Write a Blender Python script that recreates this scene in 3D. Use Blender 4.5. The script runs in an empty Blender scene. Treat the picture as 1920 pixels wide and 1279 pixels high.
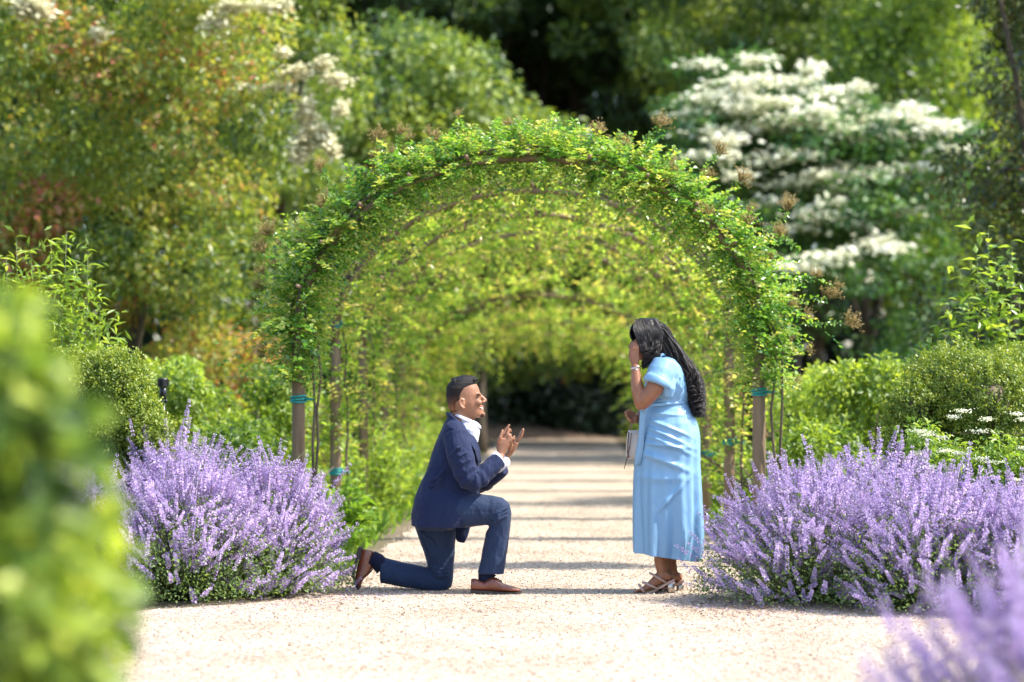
import bpy, bmesh, math, random
import numpy as np
from mathutils import Vector, Matrix

# ------------------------------------------------------------------ camera, light, exposure
S = bpy.context.scene
COL = S.collection
FPX, CX, CY, EYE = 4533.0, 1040.0, 713.0, 1.3

cam_d = bpy.data.cameras.new('camera')
cam = bpy.data.objects.new('camera', cam_d)
COL.objects.link(cam)
cam.location = (0, 0, EYE)
cam.rotation_euler = (math.radians(90), 0, 0)
cam_d.sensor_width = 36.0
cam_d.lens = 85.0
cam_d.shift_x = -80.0 / 1920
cam_d.shift_y = 73.5 / 1920
cam_d.clip_start = 0.1
cam_d.clip_end = 400
cam_d.dof.use_dof = True
cam_d.dof.focus_distance = 14.75
cam_d.dof.aperture_fstop = 1.48
S.camera = cam

SUN_EL, SUN_AZ = math.radians(52), math.radians(94)
sun_dir = Vector((math.sin(SUN_AZ) * math.cos(SUN_EL), math.cos(SUN_AZ) * math.cos(SUN_EL), math.sin(SUN_EL)))
W = bpy.data.worlds.new('World')
S.world = W
W.use_nodes = True
wn = W.node_tree
sky = wn.nodes.new('ShaderNodeTexSky')
sky.sky_type = 'NISHITA'
sky.sun_disc = False
sky.sun_elevation = SUN_EL
sky.sun_rotation = SUN_AZ
sky.air_density = 1.0
sky.dust_density = 1.6
bg = wn.nodes['Background']
bg.inputs['Strength'].default_value = 0.15
wn.links.new(sky.outputs[0], bg.inputs[0])
sd = bpy.data.lights.new('sun', 'SUN')
sd.energy = 3.3
sd.angle = math.radians(0.53)
sd.color = (1.0, 0.94, 0.84)
sun = bpy.data.objects.new('sun', sd)
COL.objects.link(sun)
sun.rotation_euler = sun_dir.to_track_quat('Z', 'Y').to_euler()
sun.location = (10, -2, 20)
S.view_settings.view_transform = 'Standard'
S.view_settings.look = 'None'
S.view_settings.gamma = 1
S.view_settings.use_curve_mapping = False
S.view_settings.exposure = 1.6
S.cycles.use_denoising = True
S.cycles.max_bounces = 8
S.cycles.transmission_bounces = 6
S.cycles.diffuse_bounces = 5

# ------------------------------------------------------------------ helpers
def at(px, py, Y):
    """the point at distance Y that the photograph shows at pixel (px, py)"""
    return Vector(((px - CX) * Y / FPX, Y, EYE - (py - CY) * Y / FPX))

def tag(o, label=None, cat=None, group=None, kind=None):
    if label: o['label'] = label
    if cat: o['category'] = cat
    if group: o['group'] = group
    if kind: o['kind'] = kind
    return o

def empty(name, loc=(0, 0, 0)):
    o = bpy.data.objects.new(name, None)
    o.empty_display_size = 0.1
    COL.objects.link(o)
    o.location = loc
    return o

def link(name, me, mat=None, parent=None, kind=None, world=False):
    """link mesh me as ONE object; world=True: its vertices are world points and the parent only sits at a location"""
    if world and parent is not None:
        p = parent
        off = Vector((0, 0, 0))
        while p is not None:
            off += Vector(p.location); p = p.parent
        me.transform(Matrix.Translation(-off))
    o = bpy.data.objects.new(name, me)
    COL.objects.link(o)
    if mat is not None and not me.materials:
        me.materials.append(mat)
    if parent is not None:
        o.parent = parent
    if kind:
        o['kind'] = kind
    return o

def copy_tree(o, parent=None):
    c = o.copy()
    COL.objects.link(c)
    c.parent = parent
    for ch in list(o.children):
        copy_tree(ch, c)
    return c

def np_mesh(name, V, Fc, tint=None, smooth=False):
    """V (N,3), Fc (M,k) with one k for all"""
    V = np.asarray(V, dtype=np.float32); Fc = np.asarray(Fc, dtype=np.int32)
    me = bpy.data.meshes.new(name)
    k = Fc.shape[1]
    me.vertices.add(len(V)); me.vertices.foreach_set('co', V.ravel())
    me.loops.add(Fc.size); me.loops.foreach_set('vertex_index', Fc.ravel())
    me.polygons.add(len(Fc))
    me.polygons.foreach_set('loop_start', np.arange(0, Fc.size, k, dtype=np.int32))
    if tint is not None:
        a = me.attributes.new('tint', 'FLOAT', 'FACE')
        a.data.foreach_set('value', np.asarray(tint, dtype=np.float32))
    if smooth:
        me.polygons.foreach_set('use_smooth', np.ones(len(Fc), dtype=bool))
    me.update(calc_edges=True)
    me.validate()
    return me

def unit(a):
    return a / np.maximum(np.linalg.norm(a, axis=1, keepdims=True), 1e-9)

def rand_dir(rng, n):
    return unit(rng.normal(size=(n, 3)))

def leaf_arrays(pos, axis, nrm, ln, wd, tint, fold=0.35, droop=0.18):
    """folded kite leaves: 4 vertices and 2 triangles each"""
    axis = unit(axis)
    side = unit(np.cross(axis, nrm))
    n = np.cross(side, axis)
    ln = np.asarray(ln)[:, None]; wd = np.asarray(wd)[:, None]
    b = pos
    t = pos + axis * ln - n * ln * droop
    m = pos + axis * ln * 0.45
    l = m + side * wd * .5 + n * wd * fold * .5
    r = m - side * wd * .5 + n * wd * fold * .5
    V = np.stack([b, l, t, r], 1).reshape(-1, 3)
    i = np.arange(len(pos))[:, None] * 4
    F = np.concatenate([i + np.array([[0, 3, 2]]), i + np.array([[0, 2, 1]])], 1).reshape(-1, 3)
    return V, F, np.repeat(tint, 2)

def leaf_mesh(name, *a, **k):
    V, F, T = leaf_arrays(*a, **k)
    return np_mesh(name, V, F, T)

class MB:
    """collects rings, tubes and boxes; faces may have any number of corners"""
    def __init__(s): s.v = []; s.f = []
    def add(s, vs, fs):
        b = len(s.v)
        s.v += [tuple(x) for x in vs]
        s.f += [tuple(i + b for i in f) for f in fs]
    def rings(s, rings, caps=(True, True), closed=True):
        n = len(rings[0]); vs = [p for r in rings for p in r]; fs = []
        for i in range(len(rings) - 1):
            for j in range(n if closed else n - 1):
                k = (j + 1) % n
                fs.append((i * n + j, i * n + k, (i + 1) * n + k, (i + 1) * n + j))
        if caps[0]: fs.append(tuple(reversed(range(n))))
        if caps[1]: fs.append(tuple((len(rings) - 1) * n + j for j in range(n)))
        s.add(vs, fs)
    def tube(s, pts, radii, seg=8, caps=(True, True), flat=None):
        """round tube; flat=(vector, factor) scales the section along vector"""
        pts = [Vector(p) for p in pts]
        if not hasattr(radii, '__len__'): radii = [radii] * len(pts)
        rs = []; prev = None
        for i, p in enumerate(pts):
            d = (pts[min(i + 1, len(pts) - 1)] - pts[max(i - 1, 0)])
            d = d.normalized() if d.length > 1e-9 else Vector((0, 0, 1))
            if prev is None:
                u = d.cross(Vector((0, 1, 0.01)))
                if u.length < 1e-3: u = d.cross(Vector((1, 0, 0)))
                u.normalize()
            else:
                u = prev - d * prev.dot(d)
                u.normalize()
            prev = u
            w = d.cross(u)
            ring = []
            for k in range(seg):
                a = 2 * math.pi * k / seg
                o = (u * math.cos(a) + w * math.sin(a)) * radii[i]
                if flat is not None:
                    fv, ff = flat
                    o += fv * (o.dot(fv) * (ff - 1))
                ring.append(p + o)
            rs.append(ring)
        s.rings(rs, caps)
    def ellipsoid(s, c, r, seg=16, rot=None):
        c = Vector(c); rs = []
        m = seg // 2
        for i in range(1, m):
            t = math.pi * i / m
            ring = []
            for k in range(seg):
                a = 2 * math.pi * k / seg
                p = Vector((r[0] * math.sin(t) * math.cos(a), r[1] * math.sin(t) * math.sin(a), r[2] * math.cos(t)))
                if rot is not None: p = rot @ p
                ring.append(c + p)
            rs.append(ring)
        s.rings(rs)
    def box(s, c, r, rot=None):
        c = Vector(c); vs = []
        for x in (-1, 1):
            for y in (-1, 1):
                for z in (-1, 1):
                    p = Vector((x * r[0], y * r[1], z * r[2]))
                    if rot is not None: p = rot @ p
                    vs.append(c + p)
        s.add(vs, [(0, 1, 3, 2), (4, 6, 7, 5), (0, 4, 5, 1), (2, 3, 7, 6), (0, 2, 6, 4), (1, 5, 7, 3)])
    def prof(s, stations, seg=28, p=2.3, caps=(True, True)):
        """profile loft: stations (front point, back point, half depth[, y shift]) -> super-elliptic rings that hold both points"""
        rs = []
        for st in stations:
            f, b, hd = Vector(st[0]), Vector(st[1]), st[2]
            c = (f + b) / 2; a = (f - b) / 2
            sh = st[3] if len(st) > 3 else 0
            ring = []
            for k in range(seg):
                t = 2 * math.pi * k / seg
                ct, sn = math.cos(t), math.sin(t)
                e = 2 / p
                ring.append(c + a * (math.copysign(abs(ct) ** e, ct)) + Vector((0, hd * math.copysign(abs(sn) ** e, sn) + sh, 0)))
            rs.append(ring)
        s.rings(rs, caps)
    def mesh(s, name, smooth=True):
        me = bpy.data.meshes.new(name)
        me.from_pydata(s.v, [], s.f)
        if smooth:
            me.polygons.foreach_set('use_smooth', np.ones(len(me.polygons), dtype=bool))
        me.update()
        return me
    def build(s, name, mat, parent=None, smooth=True, world=True, kind=None):
        return link(name, s.mesh(name, smooth), mat, parent, kind, world)

def fuse(s, name, mat, parent, voxel=0.006, smooth=4, bevel=None, disp=None):
    """one continuous skin over everything collected in s"""
    me0 = s.mesh(name)
    t = bpy.data.objects.new('temp', me0); COL.objects.link(t)
    r = t.modifiers.new('r', 'REMESH'); r.mode = 'VOXEL'; r.voxel_size = voxel; r.use_smooth_shade = True
    m = t.modifiers.new('s', 'SMOOTH'); m.factor = 0.5; m.iterations = smooth
    if disp:
        tx = bpy.data.textures.new('cloth', 'CLOUDS'); tx.noise_scale = disp[1]
        d = t.modifiers.new('d', 'DISPLACE'); d.texture = tx; d.strength = disp[0]; d.mid_level = 0.5
        d.texture_coords = 'LOCAL'
    dg = bpy.context.evaluated_depsgraph_get()
    dg.update()
    me = bpy.data.meshes.new_from_object(t.evaluated_get(dg))
    bpy.data.objects.remove(t)
    bpy.data.meshes.remove(me0)
    me.name = name
    me.materials.clear()
    me.polygons.foreach_set('use_smooth', np.ones(len(me.polygons), dtype=bool))
    return link(name, me, mat, parent, None, True)

# ------------------------------------------------------------------ materials
def nodes_of(name):
    m = bpy.data.materials.new(name); m.use_nodes = True
    nt = m.node_tree
    return m, nt, nt.nodes['Principled BSDF'], nt.nodes['Material Output']

def ramp(nt, cols, fac=None):
    r = nt.nodes.new('ShaderNodeValToRGB')
    e = r.color_ramp.elements
    while len(e) < len(cols): e.new(0.5)
    for i, c in enumerate(cols):
        p, c = (c[0], c[1:]) if len(c) == 4 else (i / (len(cols) - 1), c)
        e[i].position = p; e[i].color = (*c, 1)
    if fac is not None: nt.links.new(fac, r.inputs[0])
    return r

def leaf_mat(name, cols, trans=0.4, rough=0.42, tcol=1.9, spec=0.5):
    m, nt, b, out = nodes_of(name)
    at_ = nt.nodes.new('ShaderNodeAttribute'); at_.attribute_name = 'tint'
    r = ramp(nt, cols, at_.outputs['Fac'])
    nt.links.new(r.outputs[0], b.inputs['Base Color'])
    b.inputs['Roughness'].default_value = rough
    b.inputs['Specular IOR Level'].default_value = spec
    t = nt.nodes.new('ShaderNodeBsdfTranslucent')
    h = nt.nodes.new('ShaderNodeMix'); h.data_type = 'RGBA'; h.blend_type = 'MULTIPLY'
    h.inputs[0].default_value = 1
    nt.links.new(r.outputs[0], h.inputs[6]); h.inputs[7].default_value = (tcol * 1.08, tcol * 1.0, tcol * .45, 1) if trans < 1.5 else (1, 1, 1, 1)
    nt.links.new(h.outputs[2], t.inputs[0])
    mx = nt.nodes.new('ShaderNodeMixShader'); mx.inputs[0].default_value = trans
    nt.links.new(b.outputs[0], mx.inputs[1]); nt.links.new(t.outputs[0], mx.inputs[2])
    nt.links.new(mx.outputs[0], out.inputs[0])
    return m

def petal_mat(name, cols, trans=0.3, rough=0.6):
    m, nt, b, out = nodes_of(name)
    at_ = nt.nodes.new('ShaderNodeAttribute'); at_.attribute_name = 'tint'
    r = ramp(nt, cols, at_.outputs['Fac'])
    nt.links.new(r.outputs[0], b.inputs['Base Color']); b.inputs['Roughness'].default_value = rough
    t = nt.nodes.new('ShaderNodeBsdfTranslucent'); nt.links.new(r.outputs[0], t.inputs[0])
    mx = nt.nodes.new('ShaderNodeMixShader'); mx.inputs[0].default_value = trans
    nt.links.new(b.outputs[0], mx.inputs[1]); nt.links.new(t.outputs[0], mx.inputs[2])
    nt.links.new(mx.outputs[0], out.inputs[0])
    return m

def solid(name, c1, c2=None, scale=20.0, rough=0.6, bump=0.0, bscale=None, stretch=(1, 1, 1), metal=0.0, spec=0.5, sheen=0.0, detail=4, coat=0.0):
    m, nt, b, out = nodes_of(name)
    tc = nt.nodes.new('ShaderNodeTexCoord')
    mp = nt.nodes.new('ShaderNodeMapping'); mp.inputs['Scale'].default_value = stretch
    nt.links.new(tc.outputs['Object'], mp.inputs[0])
    nz = nt.nodes.new('ShaderNodeTexNoise'); nz.inputs['Scale'].default_value = scale; nz.inputs['Detail'].default_value = detail
    nt.links.new(mp.outputs[0], nz.inputs[0])
    if c2 is None: c2 = tuple(x * .8 for x in c1)
    r = ramp(nt, [(0.3, *c2), (0.7, *c1)], nz.outputs['Fac'])
    nt.links.new(r.outputs[0], b.inputs['Base Color'])
    b.inputs['Roughness'].default_value = rough
    b.inputs['Metallic'].default_value = metal
    b.inputs['Specular IOR Level'].default_value = spec
    b.inputs['Sheen Weight'].default_value = sheen
    b.inputs['Coat Weight'].default_value = coat
    if bump:
        n2 = nz
        if bscale:
            n2 = nt.nodes.new('ShaderNodeTexNoise'); n2.inputs['Scale'].default_value = bscale; n2.inputs['Detail'].default_value = 5
            nt.links.new(mp.outputs[0], n2.inputs[0])
        bp = nt.nodes.new('ShaderNodeBump'); bp.inputs['Strength'].default_value = bump; bp.inputs['Distance'].default_value = 0.02
        nt.links.new(n2.outputs['Fac'], bp.inputs['Height']); nt.links.new(bp.outputs[0], b.inputs['Normal'])
    return m

M = {}
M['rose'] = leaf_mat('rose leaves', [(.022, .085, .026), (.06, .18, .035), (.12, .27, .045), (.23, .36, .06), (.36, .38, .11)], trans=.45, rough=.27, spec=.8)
M['olive'] = leaf_mat('olive leaves', [(0, .04, .085, .025), (.3, .115, .185, .04), (.55, .22, .28, .055), (.74, .33, .34, .075), (.87, .36, .22, .10), (1, .38, .14, .10)], trans=.45, rough=.36, spec=.55)
M['dogwood'] = leaf_mat('dogwood leaves', [(0.024, 0.070, 0.022), (0.046, 0.133, 0.031), (0.110, 0.204, 0.046), (0.204, 0.296, 0.062)], trans=.3)
M['rosefar'] = leaf_mat('sunlit rose leaves', [(0.040, 0.115, 0.025), (0.103, 0.218, 0.040), (0.218, 0.356, 0.057), (0.368, 0.471, 0.092), (0.460, 0.391, 0.161)], trans=.58, rough=.3, spec=.7)  # rear roses: glow of sun through the leaves put into lighter, yellower colours
M['green'] = leaf_mat('fresh leaves', [(0.047, 0.101, 0.022), (0.121, 0.203, 0.032), (0.243, 0.338, 0.047), (0.392, 0.459, 0.074)], trans=.42)
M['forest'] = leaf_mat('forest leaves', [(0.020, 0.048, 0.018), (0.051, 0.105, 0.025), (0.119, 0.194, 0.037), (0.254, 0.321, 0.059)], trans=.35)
M['deep'] = leaf_mat('shade-dark wood leaves', [(0.009, 0.021, 0.011), (0.015, 0.036, 0.013), (0.027, 0.057, 0.018)], trans=.15)  # deep shade of the wood put into near-black leaf colours
M['box'] = leaf_mat('box leaves', [(0.034, 0.086, 0.014), (0.092, 0.161, 0.021), (0.196, 0.265, 0.034), (0.322, 0.368, 0.069)], trans=.3, rough=.4)
M['pear'] = leaf_mat('pear leaves', [(0.094, 0.188, 0.031), (0.188, 0.296, 0.046), (0.329, 0.423, 0.077)], trans=.4, rough=.35)
M['willow'] = leaf_mat('willow leaves', [(0.110, 0.193, 0.034), (0.207, 0.317, 0.048), (0.359, 0.442, 0.097)], trans=.45, rough=.4)
M['holly'] = leaf_mat('holly leaves', [(0.021, 0.038, 0.016), (0.051, 0.085, 0.021), (0.118, 0.144, 0.034), (0.186, 0.085, 0.043)], trans=.25, rough=.3)
M['catleaf'] = leaf_mat('catmint leaves', [(0.072, 0.132, 0.048), (0.144, 0.228, 0.072), (0.240, 0.324, 0.108)], trans=.35, rough=.6)
M['grass'] = leaf_mat('grass blades', [(0.060, 0.144, 0.018), (0.144, 0.264, 0.036), (0.264, 0.360, 0.060)], trans=.45)
M['petal'] = petal_mat('lavender petals', [(.29, .17, .39), (.45, .31, .58), (.59, .46, .72), (.77, .68, .86)], trans=.35)
M['white'] = petal_mat('white bracts', [(.60, .64, .42), (.78, .78, .58), (.85, .83, .70)], trans=.3)
M['cream'] = petal_mat('cream blossom', [(.60, .58, .36), (.78, .74, .52)], trans=.3)
M['tan'] = petal_mat('faded blossom', [(.26, .20, .07), (.46, .34, .12), (.58, .42, .22)], trans=.45)
M['bark'] = solid('bark', (.10, .075, .05), (.035, .028, .02), 9, .9, .8, 14, (1, 1, .25))
M['darkbark'] = solid('dark bark', (.05, .04, .03), (.015, .013, .012), 7, .9, .8, 10, (1, 1, .25))
M['post'] = solid('weathered cedar', (.27, .185, .105), (.15, .10, .06), 14, .8, .5, 30, (1, 1, .08))
M['cane'] = solid('rose cane', (.13, .085, .05), (.06, .05, .03), 20, .7, .4)
M['stem'] = solid('green stem', (.14, .18, .06), (.09, .13, .04), 30, .6)
M['tie'] = solid('teal tie tape', (.01, .33, .30), (.008, .24, .24), 60, .45, .2)
M['black'] = solid('black plastic', (.012, .014, .018), (.008, .009, .012), 30, .35)
# ------------------------------------------------------------------ ground, path, gravel
def ground_material():
    m, nt, b, out = nodes_of('bed soil')
    tc = nt.nodes.new('ShaderNodeTexCoord')
    n1 = nt.nodes.new('ShaderNodeTexNoise'); n1.inputs['Scale'].default_value = .7; n1.inputs['Detail'].default_value = 6
    nt.links.new(tc.outputs['Object'], n1.inputs[0])
    n2 = nt.nodes.new('ShaderNodeTexNoise'); n2.inputs['Scale'].default_value = 30; n2.inputs['Detail'].default_value = 6
    nt.links.new(tc.outputs['Object'], n2.inputs[0])
    r1 = ramp(nt, [(.35, .17, .125, .085), (.6, .12, .10, .05)], n1.outputs['Fac'])
    r2 = ramp(nt, [(.3, .5, .5, .5), (.7, 1.2, 1.2, 1.2)], n2.outputs['Fac'])
    mm = nt.nodes.new('ShaderNodeMix'); mm.data_type = 'RGBA'; mm.blend_type = 'MULTIPLY'; mm.inputs[0].default_value = 1
    nt.links.new(r1.outputs[0], mm.inputs[6]); nt.links.new(r2.outputs[0], mm.inputs[7])
    nt.links.new(mm.outputs[2], b.inputs['Base Color']); b.inputs['Roughness'].default_value = .95
    bp = nt.nodes.new('ShaderNodeBump'); bp.inputs['Distance'].default_value = .03; bp.inputs['Strength'].default_value = .7
    nt.links.new(n2.outputs['Fac'], bp.inputs['Height']); nt.links.new(bp.outputs[0], b.inputs['Normal'])
    return m

def gravel_material():
    m, nt, b, out = nodes_of('decomposed granite')
    tc = nt.nodes.new('ShaderNodeTexCoord')
    v = nt.nodes.new('ShaderNodeTexVoronoi'); v.inputs['Scale'].default_value = 75
    nt.links.new(tc.outputs['Object'], v.inputs['Vector'])
    r1 = ramp(nt, [(0, .34, .255, .185), (.35, .465, .375, .285), (.7, .54, .45, .355), (1, .62, .545, .45)], v.outputs['Color'])
    n1 = nt.nodes.new('ShaderNodeTexNoise'); n1.inputs['Scale'].default_value = 1.3; n1.inputs['Detail'].default_value = 7
    nt.links.new(tc.outputs['Object'], n1.inputs[0])
    r2 = ramp(nt, [(.3, .74, .69, .64), (.62, 1.0, 1.0, 1.0)], n1.outputs['Fac'])
    n3 = nt.nodes.new('ShaderNodeTexNoise'); n3.inputs['Scale'].default_value = 22; n3.inputs['Detail'].default_value = 5
    nt.links.new(tc.outputs['Object'], n3.inputs[0])
    r3 = ramp(nt, [(.36, .60, .54, .49), (.52, 1, 1, 1)], n3.outputs['Fac'])
    a = r1.outputs[0]
    for r in (r2, r3):
        mm = nt.nodes.new('ShaderNodeMix'); mm.data_type = 'RGBA'; mm.blend_type = 'MULTIPLY'; mm.inputs[0].default_value = 1
        nt.links.new(a, mm.inputs[6]); nt.links.new(r.outputs[0], mm.inputs[7]); a = mm.outputs[2]
    nt.links.new(a, b.inputs['Base Color']); b.inputs['Roughness'].default_value = .9
    bp = nt.nodes.new('ShaderNodeBump'); bp.inputs['Distance'].default_value = .012; bp.inputs['Strength'].default_value = .8
    nt.links.new(v.outputs['Distance'], bp.inputs['Height'])
    bp2 = nt.nodes.new('ShaderNodeBump'); bp2.inputs['Distance'].default_value = .03; bp2.inputs['Strength'].default_value = .5
    nt.links.new(n3.outputs['Fac'], bp2.inputs['Height']); nt.links.new(bp.outputs[0], bp2.inputs['Normal'])
    nt.links.new(bp2.outputs[0], b.inputs['Normal'])
    return m

M['soil'] = ground_material()
M['gravel'] = gravel_material()
g = MB()
n = 24
for i in range(n + 1):
    for j in range(n + 1):
        g.v.append((-120 + 240 * i / n, -60 + 240 * j / n, 0))
for i in range(n):
    for j in range(n):
        a = i * (n + 1) + j
        g.f.append((a, a + n + 1, a + n + 2, a + 1))
tag(g.build('ground', M['soil'], smooth=False), kind='structure')

EDGE = [(-6, -3.2, 4.0), (9, -3.1, 4.0), (12.5, -3.0, 3.9), (13.4, -2.6, 2.6), (14.2, -1.6, 1.5), (15.2, -1.36, 1.33), (16.5, -1.32, 1.30),
        (24, -1.22, 1.28), (32, -1.20, 1.28), (44, -1.22, 1.30), (53, -1.24, 1.32)]
def edges_at(y):
    for (y0, l0, r0), (y1, l1, r1) in zip(EDGE, EDGE[1:]):
        if y0 <= y <= y1:
            t = (y - y0) / (y1 - y0)
            return l0 + (l1 - l0) * t, r0 + (r1 - r0) * t
    return EDGE[-1][1:]
rngg = random.Random(4)
g = MB(); rows = []
y = -6.0
while y < 53:
    l, r = edges_at(y)
    l += rngg.uniform(-.05, .05); r += rngg.uniform(-.05, .05)
    rows.append([(l + (r - l) * t / 10, y, .004) for t in range(11)])
    y += .22 if 8 < y < 30 else .8
g.rings(rows, (False, False), closed=False)
g.f = [tuple(reversed(f)) for f in g.f]
tag(g.build('gravel_path', M['gravel'], smooth=False), kind='structure')

rng = np.random.default_rng(7)
def pebbles(name, N, y0, y1, lo, hi, mat, label):
    base = np.array([(1, 0, 0), (-.5, .87, 0), (-.5, -.87, 0), (0.1, 0, .75), (0, 0, -.4)])
    fc = np.array([(0, 1, 3), (1, 2, 3), (2, 0, 3), (1, 0, 4), (2, 1, 4), (0, 2, 4)])
    Y = 1 / (1 / y1 + (1 / y0 - 1 / y1) * rng.random(N))
    u = rng.random(N); X = np.empty(N)
    for i in range(N):
        l, r = edges_at(Y[i]); X[i] = l - .05 + (r - l + .1) * u[i]
    sz = rng.uniform(lo, hi, N) * (.6 + .8 * rng.random(N) ** 3)
    ang = rng.random(N) * 6.283
    c, s = np.cos(ang), np.sin(ang)
    B = base[None] * (1 + .5 * (rng.random((N, 5, 3)) - .5)) * sz[:, None, None]
    V = np.empty((N, 5, 3))
    V[:, :, 0] = c[:, None] * B[:, :, 0] - s[:, None] * B[:, :, 1] + X[:, None]
    V[:, :, 1] = s[:, None] * B[:, :, 0] + c[:, None] * B[:, :, 1] + Y[:, None]
    V[:, :, 2] = B[:, :, 2] + .006
    Fc = (np.arange(N)[:, None, None] * 5 + fc[None]).reshape(-1, 3)
    me = np_mesh(name, V.reshape(-1, 3), Fc, np.repeat(rng.random(N), 6))
    o = link(name, me, mat); tag(o, label, 'gravel', kind='stuff')
M['pebble'] = petal_mat('loose gravel', [(.17, .11, .08), (.40, .31, .23), (.54, .45, .36), (.70, .65, .57)], trans=0, rough=.85)
pebbles('loose_gravel', 46000, 9.6, 26, .0035, .0085, M['pebble'], 'loose pale pebbles scattered over the gravel path')

# dry leaf litter at the left edge of the path and under the right catmint
def litter():
    N = 700
    k = rng.random(N) < .45
    pos = np.stack([np.where(k, rng.normal(-1.25, .22, N), rng.normal(1.05, .22, N)), np.where(k, rng.normal(15.0, .7, N), rng.normal(13.9, .5, N)), rng.uniform(.008, .02, N)], 1)
    ax = rand_dir(rng, N); ax[:, 2] *= .15
    nr = np.tile([0, 0, 1.], (N, 1)) + rng.normal(0, .35, (N, 3))
    me = leaf_mesh('leaf_litter', pos, ax, nr, rng.uniform(.012, .035, N), rng.uniform(.005, .014, N), rng.random(N))
    M['litter'] = petal_mat('dry litter', [(.10, .055, .03), (.20, .12, .06), (.32, .22, .13)], trans=.1)
    tag(link('leaf_litter', me, M['litter']), 'brown dry leaf litter along the edges of the gravel path', 'litter', kind='stuff')
litter()
def petals():
    N = 1500
    c = [(-1.2, 14.5), (-1.5, 14.0), (-1.9, 13.6), (.95, 13.9), (1.3, 13.4), (1.9, 13.0), (2.5, 12.9)]
    k = rng.integers(0, len(c), N); C = np.array(c)[k]
    pos = np.stack([C[:, 0] + rng.normal(0, .22, N), C[:, 1] + rng.normal(0, .2, N), rng.uniform(.008, .016, N)], 1)
    ax = rand_dir(rng, N); ax[:, 2] *= .1
    L = rng.uniform(.006, .014, N)
    me = leaf_mesh('fallen_petals', pos, ax, np.tile([0, 0, 1.], (N, 1)) + rng.normal(0, .3, (N, 3)), L, L * .7, rng.random(N))
    tag(link('fallen_petals', me, M['petal']), 'small fallen purple petals on the gravel around the catmint', 'petals', kind='stuff')
petals()

# ------------------------------------------------------------------ rose arches
AX = -0.18
ARCH_Y = [16.8 + 2.85 * k for k in range(8)]
HALF, SPRING, APEX = 1.6, 1.62, 2.84
def hoop(t):
    """t in 0..pi from right to left"""
    return AX + HALF * math.cos(t), SPRING + (APEX - SPRING) * math.sin(t)

def arch_frame():
    root = empty('rose_arch', (AX, 0, 0))
    post_me = None
    for s in (-1, 1):
        mb = MB()
        mb.tube([(AX + s * HALF, 0, -.1), (AX + s * HALF, 0, .6), (AX + s * HALF, 0, 1.2), (AX + s * HALF, 0, SPRING)], [.046, .0455, .045, .045], 12)
        mb.build('post', M['post'], root)
    for dy in (-.03, .03):
        mb = MB()
        pts = [(hoop(math.pi * i / 32)[0], dy, hoop(math.pi * i / 32)[1]) for i in range(33)]
        mb.tube(pts, .024, 8)
        mb.build('hoop', M['post'], root)
    for i in range(1, 12):
        t = math.pi * i / 12
        x, z = hoop(t)
        nx, nz = math.cos(t), math.sin(t)
        mb = MB()
        mb.tube([(x + nx * .03, -.32, z + nz * .03), (x + nx * .03, .32, z + nz * .03)], .014, 6)
        mb.build('batten', M['post'], root)
    return root

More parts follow.
